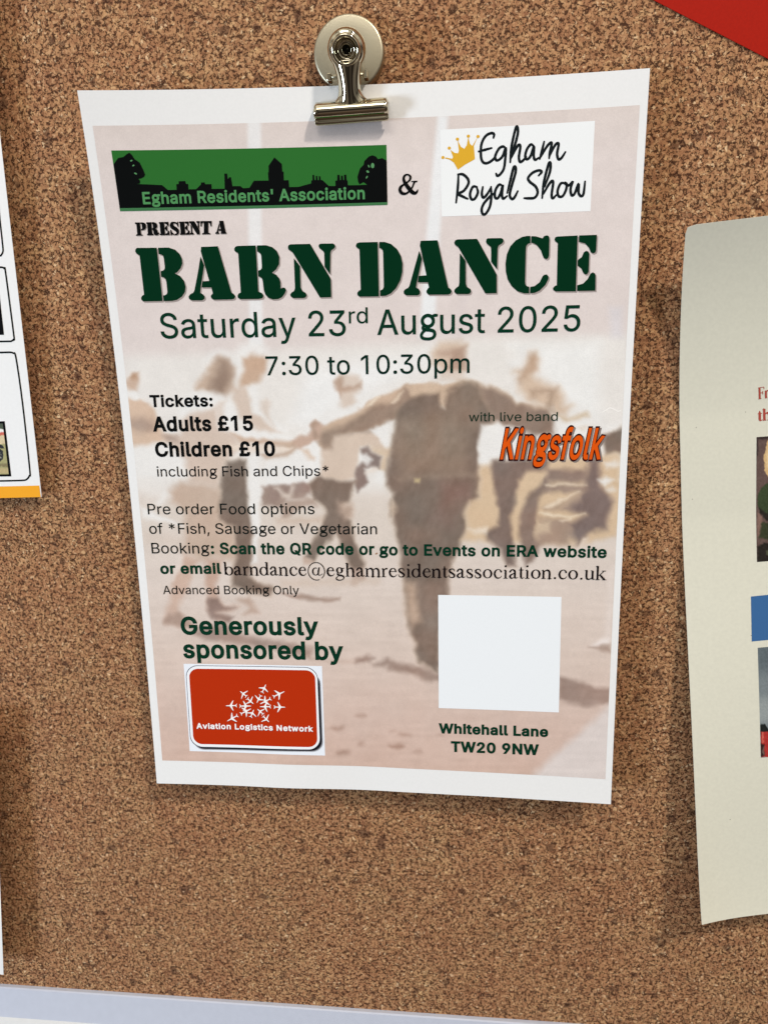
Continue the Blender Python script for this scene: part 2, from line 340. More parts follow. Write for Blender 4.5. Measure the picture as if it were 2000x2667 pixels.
# ---- a plain sans alphabet: glyph outlines in thousandths of an em, outer loops turning left, holes right
INTER = {
 ' ': (188, ()),
 "'": (206, ('128,318 136,509 70,509 78,318', )),
 '*': (453, ('250,223 246,331 337,272 362,315 266,365 362,415 337,459 246,400 250,509 201,509 206,400 114,459 89,415 186,365 89,315 114,272 206,331 201,223', )),
 ',': (188, ('84,-119 137,71 68,71 38,-119', )),
 '0': (453, ('263,-3 295,7 323,24 348,48 368,77 384,113 396,155 403,202 405,254 403,306 396,353 384,395 368,431 348,461 323,484 295,502 262,512 227,516 191,512 159,502 130,484 106,461 85,431 69,395 57,353 50,306 48,254 50,202 57,155 69,113 85,77 105,48 130,24 158,7 191,-3 227,-7', '203,52 182,60 163,74 147,92 134,116 123,144 115,176 111,213 109,254 111,295 115,332 123,365 134,393 147,416 163,435 182,449 203,457 227,460 250,457 271,449 290,435 306,416 320,393 330,365 338,332 342,295 344,254 342,213 338,176 330,144 320,116 306,92 290,74 271,60 250,52 227,50', )),
 '1': (453, ('198,509 86,427 86,358 212,448 212,0 276,0 276,509', )),
 '2': (453, ('389,0 389,57 153,60 267,180 294,209 317,235 336,259 351,280 363,299 371,318 377,336 380,354 381,372 379,398 372,423 361,445 346,465 328,482 306,497 281,507 254,513 225,516 196,513 168,507 143,496 121,482 102,464 86,442 75,418 68,391 66,362 127,362 128,381 132,398 139,413 148,427 159,438 172,447 188,454 205,458 224,460 241,458 258,455 273,449 287,441 298,431 308,419 315,405 319,389 320,371 319,356 316,341 311,327 303,312 294,298 282,282 268,266 252,248 234,229 64,47 64,0', )),
 '3': (453, ('251,-5 281,2 309,12 333,27 354,45 370,66 383,90 390,116 393,145 391,173 383,198 371,222 354,244 333,262 308,276 279,286 247,290 211,289 211,278 372,461 372,509 70,509 70,452 288,452 288,448 157,299 157,248 201,248 229,246 254,241 275,234 292,223 306,211 316,196 323,180 328,163 329,145 328,125 323,108 315,93 304,80 291,69 275,61 258,55 239,51 219,50 200,51 182,54 165,59 150,66 137,76 126,87 118,100 112,115 109,132 44,132 48,104 57,79 70,57 88,38 108,22 133,10 159,1 188,-5 218,-7', )),
 '5': (453, ('253,-4 282,3 309,15 332,32 352,52 369,76 381,102 388,132 391,163 390,187 386,210 379,231 370,251 358,269 345,285 330,299 313,311 294,321 274,328 252,332 229,334 212,333 194,330 178,325 162,318 148,311 134,301 151,452 366,452 366,509 96,509 67,253 128,246 139,255 152,262 167,268 184,273 201,276 218,277 238,275 257,270 275,262 290,251 303,237 314,221 321,203 326,183 328,162 326,141 322,122 314,104 304,89 291,75 276,64 259,56 241,51 221,50 204,51 188,54 173,60 160,68 148,78 138,89 130,102 125,115 122,130 60,130 63,105 71,82 83,60 99,41 118,25 140,11 165,1 192,-5 221,-7', )),
 '7': (453, ('165,0 391,449 391,509 62,509 62,452 323,452 323,448 97,0', )),
 '9': (453, ('196,513 168,506 143,494 120,479 101,459 85,436 73,411 66,382 64,352 66,321 72,294 83,269 98,247 116,229 137,214 161,203 188,197 218,195 232,195 245,198 257,202 268,207 278,214 287,221 295,229 302,238 307,248 301,248 130,0 200,0 315,168 340,207 359,240 373,270 382,296 387,322 389,347 387,378 380,408 368,434 352,458 333,478 310,494 285,506 256,513 226,516', '245,459 263,454 279,446 293,435 305,422 314,407 322,390 326,371 327,350 326,330 322,312 314,295 305,280 293,267 279,257 263,249 245,245 226,243 207,245 190,250 174,257 160,268 148,280 138,295 131,313 127,331 125,352 127,372 131,390 138,407 148,423 160,435 174,446 190,454 207,459 226,460', )),
 ':': (188, ('107,-3 118,1 128,9 135,18 140,29 141,41 140,53 135,64 128,73 118,81 107,85 95,87 83,85 73,81 63,73 55,64 51,53 50,41 51,29 55,18 63,9 73,1 83,-3 95,-4', '107,272 118,277 128,284 135,294 140,304 141,316 140,328 135,339 128,349 118,356 107,360 95,362 83,360 73,356 63,349 55,339 51,328 50,316 51,304 55,294 63,284 73,277 83,272 95,271', )),
 'A': (479, ('85,0 191,302 197,322 204,345 213,371 222,402 233,437 245,478 232,478 244,438 255,402 264,372 272,346 280,323 287,302 395,0 463,0 276,509 201,509 16,0', '370,142 370,199 110,199 110,142', )),
 'B': (456, ('247,0 284,2 317,8 344,18 368,31 386,48 400,67 410,88 416,111 418,136 416,161 411,184 402,203 391,220 378,234 363,245 347,254 331,260 315,262 315,267 329,272 343,278 356,286 368,295 378,307 387,320 393,336 397,353 398,374 396,398 390,421 381,442 367,461 350,477 329,491 304,501 274,507 241,509 60,509 60,0', '125,231 248,231 269,229 289,225 306,218 320,209 333,197 342,184 350,169 354,153 355,137 353,115 344,96 330,80 309,67 281,60 245,57 125,57', '125,452 240,452 270,449 294,442 313,429 326,412 333,393 336,372 335,355 330,340 323,326 314,314 302,304 288,296 273,290 256,287 238,285 125,285', )),
 'C': (510, ('293,-6 317,-2 341,5 363,13 383,24 402,38 420,53 435,71 448,91 459,112 467,135 473,160 408,160 404,144 397,128 389,114 380,102 369,90 357,81 344,72 330,65 315,60 300,56 284,54 267,53 237,56 210,63 184,76 161,94 141,117 125,145 113,177 106,213 103,254 106,295 113,332 125,364 141,391 161,414 184,432 209,445 237,453 267,456 284,455 300,453 315,449 330,444 344,437 357,428 369,418 380,407 389,395 397,380 404,365 408,348 473,348 467,373 459,397 448,418 435,438 419,456 402,471 383,485 362,496 340,504 317,511 293,514 267,516 225,512 186,501 150,484 119,459 92,429 70,393 53,352 44,305 40,254 44,203 53,157 70,115 92,79 119,49 150,25 186,7 225,-3 267,-7', )),
 'E': (418, ('375,0 375,57 125,57 125,229 355,229 355,286 125,286 125,452 372,452 372,509 60,509 60,0', )),
 'F': (410, ('125,0 125,221 346,221 346,278 125,278 125,452 369,452 369,509 60,509 60,0', )),
 'G': (520, ('308,-4 344,5 377,19 406,38 431,62 451,91 466,124 475,160 478,200 478,256 283,256 283,199 434,199 415,202 413,173 407,147 396,123 382,102 365,85 345,71 322,61 296,55 269,53 238,56 210,63 184,76 161,95 141,117 125,145 113,177 106,213 103,254 106,295 113,332 125,364 141,392 160,414 183,432 209,445 236,453 265,456 283,455 300,453 315,448 330,443 344,436 356,427 368,417 378,406 387,393 395,379 402,365 408,349 474,349 468,373 460,395 449,416 436,436 421,453 403,469 384,483 363,494 340,504 316,510 291,514 265,516 223,512 184,501 149,484 117,459 91,429 69,393 53,352 43,305 40,254 43,203 53,157 69,116 91,79 118,49 149,25 185,7 225,-3 269,-7', )),
 'K': (467, ('231,276 448,509 364,509 212,344 199,331 187,317 174,303 162,289 151,275 139,261 128,246 116,231 104,216 104,145', '125,0 125,193 124,225 125,334 125,509 60,509 60,0', '449,0 228,309 188,259 372,0', )),
 'L': (393, ('361,0 361,57 125,57 125,509 60,509 60,0', )),
 'N': (523, ('125,0 125,291 125,301 125,313 124,328 124,345 123,363 122,384 121,406 120,429 119,454 108,452 123,425 136,402 148,381 159,363 168,346 177,331 186,317 194,303 202,290 387,0 463,0 463,509 399,509 399,195 399,184 399,171 399,157 399,142 400,126 401,108 402,90 403,72 405,54 414,55 405,73 396,90 388,107 379,122 371,137 363,151 355,163 349,174 343,183 136,509 60,509 60,0', )),
 'O': (533, ('309,-3 348,7 384,25 415,49 442,79 464,115 480,157 490,203 493,254 490,305 480,352 464,393 442,429 415,459 384,484 348,501 309,512 267,516 225,512 186,501 150,484 119,459 92,429 70,393 53,352 44,305 40,254 44,203 53,157 70,115 92,79 119,49 150,25 186,7 225,-3 267,-7', '237,55 210,63 184,76 161,94 142,117 125,144 113,176 106,213 103,254 106,295 113,332 125,364 142,392 161,415 184,433 210,445 237,453 267,456 296,453 324,446 349,433 372,415 392,392 408,365 420,332 428,295 430,254 428,213 420,176 408,144 392,116 372,94 349,76 324,63 296,55 267,53', )),
 'P': (444, ('125,0 125,452 232,452 257,451 279,446 297,439 312,428 324,416 333,402 339,385 343,367 344,348 343,328 339,310 333,294 324,279 312,266 297,256 279,248 257,244 233,242 109,242 109,186 235,186 272,188 305,195 332,207 356,223 375,243 390,265 400,291 407,318 409,348 407,377 400,404 390,430 375,452 356,471 332,487 305,499 272,506 235,509 60,509 60,0', )),
 'Q': (533, ('331,46 346,27 401,-48 468,-48 384,65 369,85 313,159 245,159', '309,-3 348,7 384,25 415,49 442,79 464,115 480,157 490,203 493,254 490,305 480,352 464,393 442,429 415,459 384,484 348,501 309,512 267,516 225,512 186,501 150,484 119,459 92,429 70,393 53,352 44,305 40,254 44,203 53,157 70,115 92,79 119,49 150,25 186,7 225,-3 267,-7', '237,55 210,63 184,76 161,94 142,117 125,144 113,176 106,213 103,254 106,295 113,332 125,364 142,392 161,415 184,433 210,445 237,453 267,456 296,453 324,446 349,433 372,415 392,392 408,365 420,332 428,295 430,254 428,213 420,176 408,144 392,116 372,94 349,76 324,63 296,55 267,53', )),
 'R': (449, ('125,0 125,452 233,452 258,451 279,446 298,440 313,430 325,419 334,405 340,389 344,371 345,352 344,333 340,316 334,300 325,287 313,276 298,267 280,260 258,256 234,255 96,255 96,198 236,198 273,200 305,206 333,217 356,232 376,250 390,271 401,296 407,323 409,352 407,381 401,408 390,433 376,455 356,473 333,489 305,500 273,506 236,509 60,509 60,0', '428,0 303,229 230,229 353,0', )),
 'S': (446, ('261,-7 294,0 323,11 349,25 370,43 386,64 399,87 406,112 408,139 407,161 402,180 395,198 384,213 372,226 359,238 344,248 328,256 312,264 295,270 279,275 264,279 212,293 198,297 184,302 169,308 155,315 142,324 131,334 122,345 117,359 115,376 117,391 121,405 129,418 139,430 152,440 167,448 185,454 204,457 225,459 254,456 280,449 302,437 320,421 332,402 337,378 401,378 398,403 390,427 377,449 360,468 340,484 316,498 289,508 259,514 227,516 195,514 165,508 138,498 113,484 92,468 75,448 62,425 54,400 52,372 56,341 67,313 86,289 112,269 145,253 184,239 245,222 263,217 280,211 296,205 310,197 322,189 332,179 340,168 344,154 346,139 344,122 338,106 329,92 317,79 303,69 286,60 267,54 246,50 224,49 204,50 185,53 166,59 150,66 136,76 123,88 114,102 108,118 104,137 38,137 42,109 51,83 64,60 81,40 102,23 128,9 156,-1 188,-7 224,-9', )),
 'T': (448, ('193,452 193,0 257,0 257,452 417,452 417,509 32,509 32,452', )),
 'V': (479, ('278,0 463,509 395,509 290,206 283,187 276,165 267,138 257,107 247,71 235,31 248,31 236,71 225,106 215,137 207,164 199,187 192,206 84,509 16,509 204,0', )),
 'W': (686, ('230,0 318,323 324,347 330,371 335,395 340,420 345,446 350,475 336,475 341,445 346,417 351,391 357,368 362,345 368,323 455,0 530,0 670,509 603,509 523,196 519,179 515,162 510,145 506,128 503,111 499,94 495,76 492,58 488,40 497,40 494,58 490,76 486,94 482,111 478,128 474,145 470,162 466,179 462,196 380,509 306,509 224,196 220,179 215,162 211,145 207,128 203,111 200,94 196,76 193,58 189,40 197,40 194,58 190,76 187,94 183,111 179,128 175,145 172,162 167,179 163,196 82,509 16,509 155,0', )),
 'a': (389, ('181,-7 199,-4 215,1 229,8 242,16 252,25 260,34 267,43 272,52 277,52 277,0 337,0 337,251 335,278 330,301 322,320 312,336 300,350 286,360 271,369 255,375 239,379 223,382 208,384 194,384 173,383 153,380 133,375 114,368 95,358 79,346 64,331 51,313 41,291 100,274 104,283 110,292 118,301 127,309 137,316 149,322 163,327 178,330 196,331 212,330 227,327 240,322 251,315 260,307 267,297 272,285 275,272 276,255 274,246 271,240 265,235 257,231 247,229 234,227 218,225 200,223 178,220 161,217 143,214 125,211 108,206 92,200 78,193 64,184 53,174 43,161 36,146 32,128 30,108 32,84 38,63 48,45 60,29 76,15 94,5 115,-3 137,-7 160,-9', '156,46 142,48 130,52 119,57 109,64 102,72 96,82 93,93 92,105 93,118 97,130 103,139 112,147 122,153 134,159 147,163 161,166 175,168 182,169 191,170 200,171 210,173 221,174 231,176 241,178 251,180 259,182 267,184 272,187 276,190 276,138 274,122 270,108 263,93 254,80 242,68 228,59 211,51 192,47 170,45', )),
 'b': (424, ('260,-6 288,3 313,16 336,34 355,57 370,84 381,116 388,151 390,189 388,227 381,261 370,293 354,320 335,342 313,361 287,374 259,382 229,384 207,383 188,379 171,373 158,364 147,355 137,346 130,336 123,327 118,319 114,319 114,509 53,509 53,0 112,0 112,59 118,59 123,50 130,41 138,31 147,21 159,12 172,4 189,-3 208,-7 229,-8', '198,49 179,55 162,65 147,78 135,95 125,115 118,138 114,162 113,189 114,216 118,241 125,263 134,282 147,299 161,312 178,322 198,328 220,330 243,328 262,322 280,311 295,298 307,281 316,261 323,239 327,215 328,189 327,163 323,139 316,117 306,97 294,80 279,66 262,55 242,49 220,47', )),
 'c': (396, ('226,-7 244,-5 261,-1 277,5 292,12 306,21 319,32 331,43 341,56 350,70 357,86 363,102 304,117 301,107 297,98 292,89 285,80 279,73 271,66 262,60 253,55 243,52 232,49 220,47 207,46 184,49 163,55 145,66 130,80 118,97 108,117 102,139 98,163 96,187 98,212 102,236 108,258 118,278 130,296 145,310 163,321 184,328 207,330 220,329 231,328 242,325 252,321 261,316 270,311 278,304 284,297 290,289 295,281 300,272 303,262 362,277 356,293 349,308 340,322 330,335 318,346 305,356 291,364 276,371 260,377 243,381 226,384 207,384 174,382 144,374 117,360 93,341 72,318 56,291 44,260 37,225 34,187 37,150 44,116 56,85 72,58 93,35 117,16 144,3 174,-5 207,-8', )),
 'd': (424, ('217,-7 236,-3 252,4 266,12 277,21 287,31 295,41 301,50 307,59 313,59 313,0 372,0 372,509 311,509 311,319 306,319 301,327 295,336 287,346 278,355 267,364 253,373 237,379 218,383 196,384 165,382 137,374 112,361 89,342 70,320 55,293 43,261 36,227 34,189 36,151 43,116 55,84 70,57 89,34 111,16 137,3 165,-6 195,-8', '182,49 162,55 145,66 130,80 118,97 109,117 102,139 98,163 96,189 98,215 102,239 108,261 118,281 130,298 145,311 162,322 182,328 205,330 227,328 246,322 263,312 278,299 290,282 300,263 306,241 310,216 312,189 310,162 306,138 299,115 290,95 278,78 263,65 246,55 226,49 205,47', )),
 'e': (404, ('237,-7 261,-3 283,4 302,14 320,26 335,39 348,55 358,72 365,91 306,105 300,93 294,82 285,73 276,65 265,58 254,53 241,49 227,47 212,46 190,48 169,53 151,61 135,73 121,88 110,106 102,127 98,151 96,178 96,211 97,231 102,251 109,270 119,286 131,301 146,313 164,323 183,328 205,330 227,328 246,323 263,314 277,301 288,286 298,269 304,248 308,226 310,202 338,221 75,221 75,169 371,169 371,194 370,227 365,256 357,282 347,305 334,324 319,341 303,355 285,366 266,374 246,380 226,383 205,384 172,382 142,373 115,359 91,340 71,317 55,290 44,258 36,224 34,187 37,150 44,116 56,85 72,58 92,35 117,16 145,3 177,-5 212,-8', )),
 'f': (253, ('6,379 6,327 228,327 228,379', '142,0 142,419 143,435 147,449 154,460 164,468 178,472 195,474 202,474 209,473 215,472 220,471 224,470 227,468 243,521 238,523 231,525 222,527 212,529 201,530 187,530 169,529 152,525 135,519 120,510 107,499 96,486 87,470 82,452 81,432 81,0', )),
 'g': (425, ()),
 'h': (410, ('115,248 119,266 126,283 136,297 147,308 161,317 176,324 192,328 210,329 235,326 256,318 273,304 286,286 293,263 296,235 296,0 357,0 357,240 355,271 350,298 341,321 328,340 313,356 295,369 275,377 252,383 227,384 200,382 175,374 152,362 132,344 116,319 102,287 114,287 114,509 53,509 53,0 114,0 114,227', )),
 'i': (166, ('114,0 114,379 53,379 53,0', '95,444 105,448 114,455 121,463 125,472 126,483 125,494 121,504 114,512 105,518 95,522 84,524 73,522 63,518 54,512 47,504 43,494 41,483 43,472 47,463 54,455 63,448 73,444 84,443', )),
 'k': (380, ('177,199 184,199 360,379 284,379 121,212 110,212 110,137', '114,0 114,509 53,509 53,0', '372,0 191,229 148,186 294,0', )),
 'l': (189, ('147,-2 154,-2 162,-1 169,0 175,1 181,3 167,54 164,53 160,53 157,52 152,52 146,52 135,53 126,57 120,62 117,71 114,83 114,99 114,509 53,509 53,84 55,59 62,37 74,20 91,8 112,0 139,-2', )),
 'm': (610, ('114,0 114,238 115,257 119,274 126,289 135,302 145,312 158,320 171,326 185,329 199,330 220,328 238,322 253,311 265,297 272,280 274,260 274,0 335,0 335,247 336,263 340,277 345,290 353,302 363,312 374,320 387,326 402,329 419,330 438,329 456,323 473,313 485,298 493,279 496,254 496,0 557,0 557,255 555,283 550,307 541,328 529,346 514,361 497,372 478,380 458,385 437,386 417,385 398,381 381,375 364,366 350,356 337,343 326,329 318,312 312,295 321,295 314,320 303,342 287,361 268,375 245,383 219,386 203,385 187,382 172,376 158,368 144,358 132,346 122,331 114,314 108,295 112,295 112,379 53,379 53,0', )),
 'n': (410, ('115,248 119,266 126,283 136,297 147,308 161,317 176,324 192,328 210,329 235,326 256,318 273,304 286,286 293,263 296,235 296,0 357,0 357,240 355,271 350,298 341,321 328,340 313,356 295,369 275,377 252,383 227,384 200,382 175,374 152,362 132,344 116,319 102,287 112,287 112,379 53,379 53,0 114,0 114,227', )),
 'o': (415, ('241,-5 271,3 299,16 323,35 343,58 359,85 371,116 379,150 381,187 379,225 371,260 359,291 343,318 323,341 299,360 271,374 241,382 207,384 174,382 144,374 117,360 93,341 72,318 56,291 44,260 37,225 34,187 37,150 44,116 56,85 72,58 93,35 117,16 144,3 174,-5 207,-8', '184,49 163,55 145,66 130,80 118,97 108,117 102,139 98,163 96,187 98,212 102,236 108,258 118,278 130,296 145,310 163,321 184,328 207,330 231,328 252,321 270,310 285,296 298,278 307,258 314,236 318,212 319,187 318,163 314,139 307,117 298,97 285,80 270,66 252,55 231,49 207,46', )),
 'p': (424, ('114,-143 114,59 118,59 124,50 130,41 138,31 147,21 159,12 173,4 189,-3 208,-7 229,-8 260,-6 288,3 313,16 336,34 355,57 370,84 381,116 388,151 390,189 388,227 381,261 370,293 354,320 335,342 313,361 287,374 259,382 229,384 207,383 188,379 171,373 158,364 147,355 137,346 130,336 123,327 118,319 112,319 112,379 53,379 53,-143', '198,49 179,55 162,65 147,78 135,95 125,115 118,138 114,162 113,189 114,216 118,241 125,263 134,282 147,299 161,312 178,322 198,328 220,330 243,328 262,322 280,311 295,298 307,281 316,261 323,239 327,215 328,189 327,163 323,139 316,117 306,97 294,80 279,66 262,55 242,49 220,47', )),
 'r': (259, ('114,0 114,237 115,254 119,269 126,284 135,296 146,306 159,315 174,321 190,324 207,326 215,326 223,325 230,324 236,324 243,322 240,384 235,384 229,384 223,385 218,385 213,385 191,383 171,377 152,367 137,354 124,339 112,321 112,379 53,379 53,0', )),
 's': (365, ('210,-7 236,-2 260,6 281,18 298,31 312,47 323,65 329,85 331,107 328,131 320,153 306,171 287,187 261,200 229,209 172,223 152,229 136,235 124,243 115,253 110,264 109,277 111,292 119,305 131,317 147,326 166,331 187,333 210,331 228,325 243,316 254,304 262,291 268,277 324,290 318,308 309,324 299,339 286,352 271,363 254,372 234,379 212,383 187,384 161,383 137,378 115,370 95,360 79,347 65,332 55,314 49,295 47,274 50,249 58,227 72,208 92,192 118,180 149,170 212,155 229,150 243,144 254,136 262,126 266,115 268,103 265,88 258,74 244,62 227,53 206,47 181,45 160,47 141,52 124,60 111,72 101,87 94,107 36,94 41,73 50,54 62,38 76,24 93,12 112,3 133,-3 157,-7 182,-8', )),
 't': (227, ('6,379 6,327 204,327 204,379', '65,93 68,64 77,41 92,21 113,7 138,-1 168,-4 176,-4 184,-3 192,-3 200,-2 207,0 213,2 202,54 197,53 191,52 185,51 180,50 175,50 170,50 156,51 144,55 136,61 130,70 127,83 126,98 126,471 65,471', )),
 'u': (410, ('209,-3 234,5 257,17 277,35 294,60 307,92 298,92 298,0 357,0 357,379 296,379 296,153 295,132 290,113 283,97 274,83 263,71 249,62 234,55 218,51 200,50 175,53 154,61 137,75 124,94 116,117 114,144 114,379 53,379 53,139 54,109 60,82 69,59 82,39 97,23 115,11 135,2 158,-3 182,-5', )),
 'v': (389, ('226,0 371,379 305,379 224,155 216,132 209,110 203,87 197,64 191,42 184,21 206,21 199,42 193,64 187,87 180,110 173,132 165,155 84,379 17,379 163,0', )),
 'w': (567, ('199,0 248,172 253,189 258,207 263,225 267,243 272,262 277,280 281,299 286,319 291,338 277,338 281,318 286,299 291,280 295,262 300,243 305,225 309,207 314,189 319,172 368,0 429,0 545,379 480,379 434,214 427,189 420,163 413,135 406,106 399,75 391,41 402,41 395,75 388,106 382,136 375,163 368,189 362,214 316,379 252,379 206,214 199,189 192,163 186,135 179,105 172,74 165,41 175,41 168,75 161,107 154,137 147,164 140,190 133,214 87,379 23,379 138,0', )),
 'y': (389, ('52,-140 57,-142 65,-143 73,-144 82,-145 91,-145 109,-144 125,-141 139,-136 153,-128 165,-119 177,-107 187,-93 196,-77 204,-58 371,379 305,379 224,155 216,132 209,110 202,87 196,64 190,42 184,21 206,21 199,42 193,64 187,87 180,109 173,132 165,155 84,379 17,379 163,-1 151,-36 145,-51 138,-64 130,-74 122,-81 113,-86 104,-89 94,-90 83,-89 71,-87 61,-86 47,-139', )),
 '£': (425, ('44,41 52,41 61,42 71,44 82,46 92,49 103,53 113,58 123,64 132,71 139,79 145,89 150,100 153,113 153,127 146,360 146,378 149,395 155,410 163,424 173,436 186,446 202,453 219,457 240,459 263,456 283,449 300,437 313,420 323,400 328,377 387,385 382,411 374,433 362,454 347,472 330,487 310,499 288,508 265,514 239,516 209,513 181,506 156,495 134,480 116,461 102,439 92,414 86,387 85,358 93,125 92,104 87,87 80,74 69,64 55,59 37,57 37,41', '299,0 327,3 349,10 366,23 378,40 385,63 388,91 388,107 330,107 330,85 329,76 327,69 324,63 318,60 311,57 301,57 37,57 37,0', '311,229 311,280 37,280 37,229', )),
}
# double-storey g as strokes (x, y, width)
GEE = [[(205 + 118 * math.cos(a), 262 + 112 * math.sin(a), 62) for a in np.linspace(0.3, 0.3 + 2 * math.pi, 17)], [(285, 345, 50), (345, 372, 56), (388, 372, 56)],
       [(125, 175, 50), (98, 125, 56), (130, 88, 60), (230, 80, 66), (325, 55, 62), (352, -15, 60), (310, -82, 58), (205, -104, 56), (95, -86, 56), (62, -28, 56), (95, 35, 52), (150, 78, 50)]]
CAP = 0.509
_gl = {}
def glyph(ch, bold):
    if (ch, bold) in _gl: return _gl[ch, bold]
    V, F, O = [], [], []
    if ch == 'g':
        class _S: pass
        for k, s in enumerate(GEE):
            s = np.array(s) / 1000.0; s[:, 2] += 2 * bold; s[:, 1] = np.maximum(s[:, 1], -.2)
            pr = Print(None); pr.ribbon(s, 0, True, 3)
            F += [[i + len(V) for i in f] for f in pr.F]; v = np.concatenate(pr.V); V += v.tolist(); O += [k * 1.5e-6] * len(v)
    else:
        L = [np.array([[float(c) for c in q.split(',')] for q in l.split()]) / 1000.0 for l in INTER[ch][1]]
        ar = []
        for i, l in enumerate(L):
            x, y = l[:, 0], l[:, 1]; a = (np.roll(x, 1) * y - x * np.roll(y, 1)).sum() / 2; ar.append(a)
            e1 = l - np.roll(l, 1, 0); e2 = np.roll(l, -1, 0) - l
            n1 = np.stack([e1[:, 1], -e1[:, 0]], 1) / np.linalg.norm(e1, axis=1)[:, None]; n2 = np.stack([e2[:, 1], -e2[:, 0]], 1) / np.linalg.norm(e2, axis=1)[:, None]
            m = n1 + n2; m /= np.maximum((m ** 2).sum(1)[:, None] / 2, .5)
            L[i] = l + m * bold
        v = np.concatenate(L); E_ = []; k0 = 0
        for l in L:
            E_ += [(k0 + i, k0 + (i + 1) % len(l)) for i in range(len(l))]; k0 += len(l)
        ov, oe, of = geometry.delaunay_2d_cdt([Vector(p) for p in v], E_, [], 0, 1e-6)[:3]
        V = [tuple(p) for p in ov]; O = [0.0] * len(V)
        for f in of:                                          # keep what the outlines wind round
            cx, cy = np.mean([V[i] for i in f], axis=0); wn_ = 0
            for l in L:
                for (ax, ay), (bx, by) in zip(l, np.roll(l, -1, 0)):
                    cr_ = (bx - ax) * (cy - ay) - (cx - ax) * (by - ay)
                    if ay <= cy < by and cr_ > 0: wn_ += 1
                    elif by <= cy < ay and cr_ < 0: wn_ -= 1
            if wn_ > 0: F.append(list(f))
    _gl[ch, bold] = (np.array(V).reshape(-1, 2), F, np.array(O)); return _gl[ch, bold]
def text(pr, body, base, cap_px, bold=0.0, off=0.0, shear=0.0, spacing=1.0, shift=(0, 0)):
    """base: baseline points in the photograph (left edge of first glyph .. right edge of last); cap_px: cap height there"""
    V, F, O = [], [], []; x = 0.0; n = 0
    for ch in body:
        if ch != ' ':
            v, f, o = glyph(ch, bold); V.append(v + [x, 0]); F += [[i + n for i in t] for t in f]; O.append(o); n += len(v)
        x += INTER[ch][0] / 1000.0 * spacing + 1.1 * max(bold, 0) + (-.012 if ch == 'g' else 0)
    V = np.concatenate(V); O = np.concatenate(O)
    x0, x1 = V[:, 0].min(), V[:, 0].max()
    B = pr.sh.uv(np.asarray(base, float) + np.asarray(shift)); mid = np.asarray(base, float).mean(0) + np.asarray(shift)
    up = pr.sh.uv([mid, mid - [0, cap_px]]); hcap = np.linalg.norm(up[0] - up[1])
    seg = np.linalg.norm(np.diff(B, axis=0), axis=1); S = np.concatenate([[0], np.cumsum(seg)]); Ltot = S[-1]
    t = (V[:, 0] - x0) / (x1 - x0) * Ltot
    bu = np.interp(t, S, B[:, 0]); bv = np.interp(t, S, B[:, 1])
    d = (B[-1] - B[0]) / np.linalg.norm(B[-1] - B[0]); n_ = np.array([d[1], -d[0]])      # up the page
    hgt = V[:, 1] / CAP * hcap
    U = np.stack([bu, bv], 1) + hgt[:, None] * n_ + (hgt * shear)[:, None] * d
    pr.addo(U, F, O + off)

# ------------------------------------------------------------------ cork board
board = empty('cork_board', (0, 0, 0))
tag(board, 'brown cork notice board behind all the papers, with a white rail below', 'notice board')
RAILZ = -0.2829749
uv = []
nx, nz = 90, 70
X, Z = np.meshgrid(np.linspace(-0.55, 0.6, nx), np.linspace(RAILZ, 0.45, nz))
V = np.stack([X.ravel(), 0 * X.ravel(), Z.ravel()], 1)
build('cork_surface', V, grid_faces(nx, nz, True), cork_material(), board, origin=(0, 0, 0))
RAILM = grain(mat('rail_paint_shaded', (0.46, 0.49, 0.58), 0.45, 0.4), 260, 0.04, 0.25)  # white rail; bluish shade of its upper band put into the colour
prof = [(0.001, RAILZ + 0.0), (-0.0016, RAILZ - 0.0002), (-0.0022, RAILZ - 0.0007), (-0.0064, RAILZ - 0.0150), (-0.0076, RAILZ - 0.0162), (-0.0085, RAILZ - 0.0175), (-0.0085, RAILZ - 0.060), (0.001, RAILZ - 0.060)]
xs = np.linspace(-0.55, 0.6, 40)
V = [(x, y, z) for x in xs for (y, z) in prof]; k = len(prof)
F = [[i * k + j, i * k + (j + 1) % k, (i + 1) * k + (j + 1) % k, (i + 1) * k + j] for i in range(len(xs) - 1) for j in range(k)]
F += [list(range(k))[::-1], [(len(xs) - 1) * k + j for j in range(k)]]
ra = build('bottom_rail', V, F, RAILM, board); ra.data.materials.append(grain(mat('rail_paint_lit', (.58, .59, .60), .5, .3), 260, .04, .2))  # front face gets a paler, lit copy of the same paint
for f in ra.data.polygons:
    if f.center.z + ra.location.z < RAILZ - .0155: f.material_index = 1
backing = [(x, y, z) for x in (-0.55, 0.6) for y in (0.002, 0.012) for z in (RAILZ - 0.06, 0.45)]
build('backing_panel', backing, [[0, 1, 3, 2], [4, 6, 7, 5], [0, 4, 5, 1], [2, 3, 7, 6], [0, 2, 6, 4], [1, 5, 7, 3]], mat('hardboard', (0.16, 0.10, 0.06), 0.8), board)

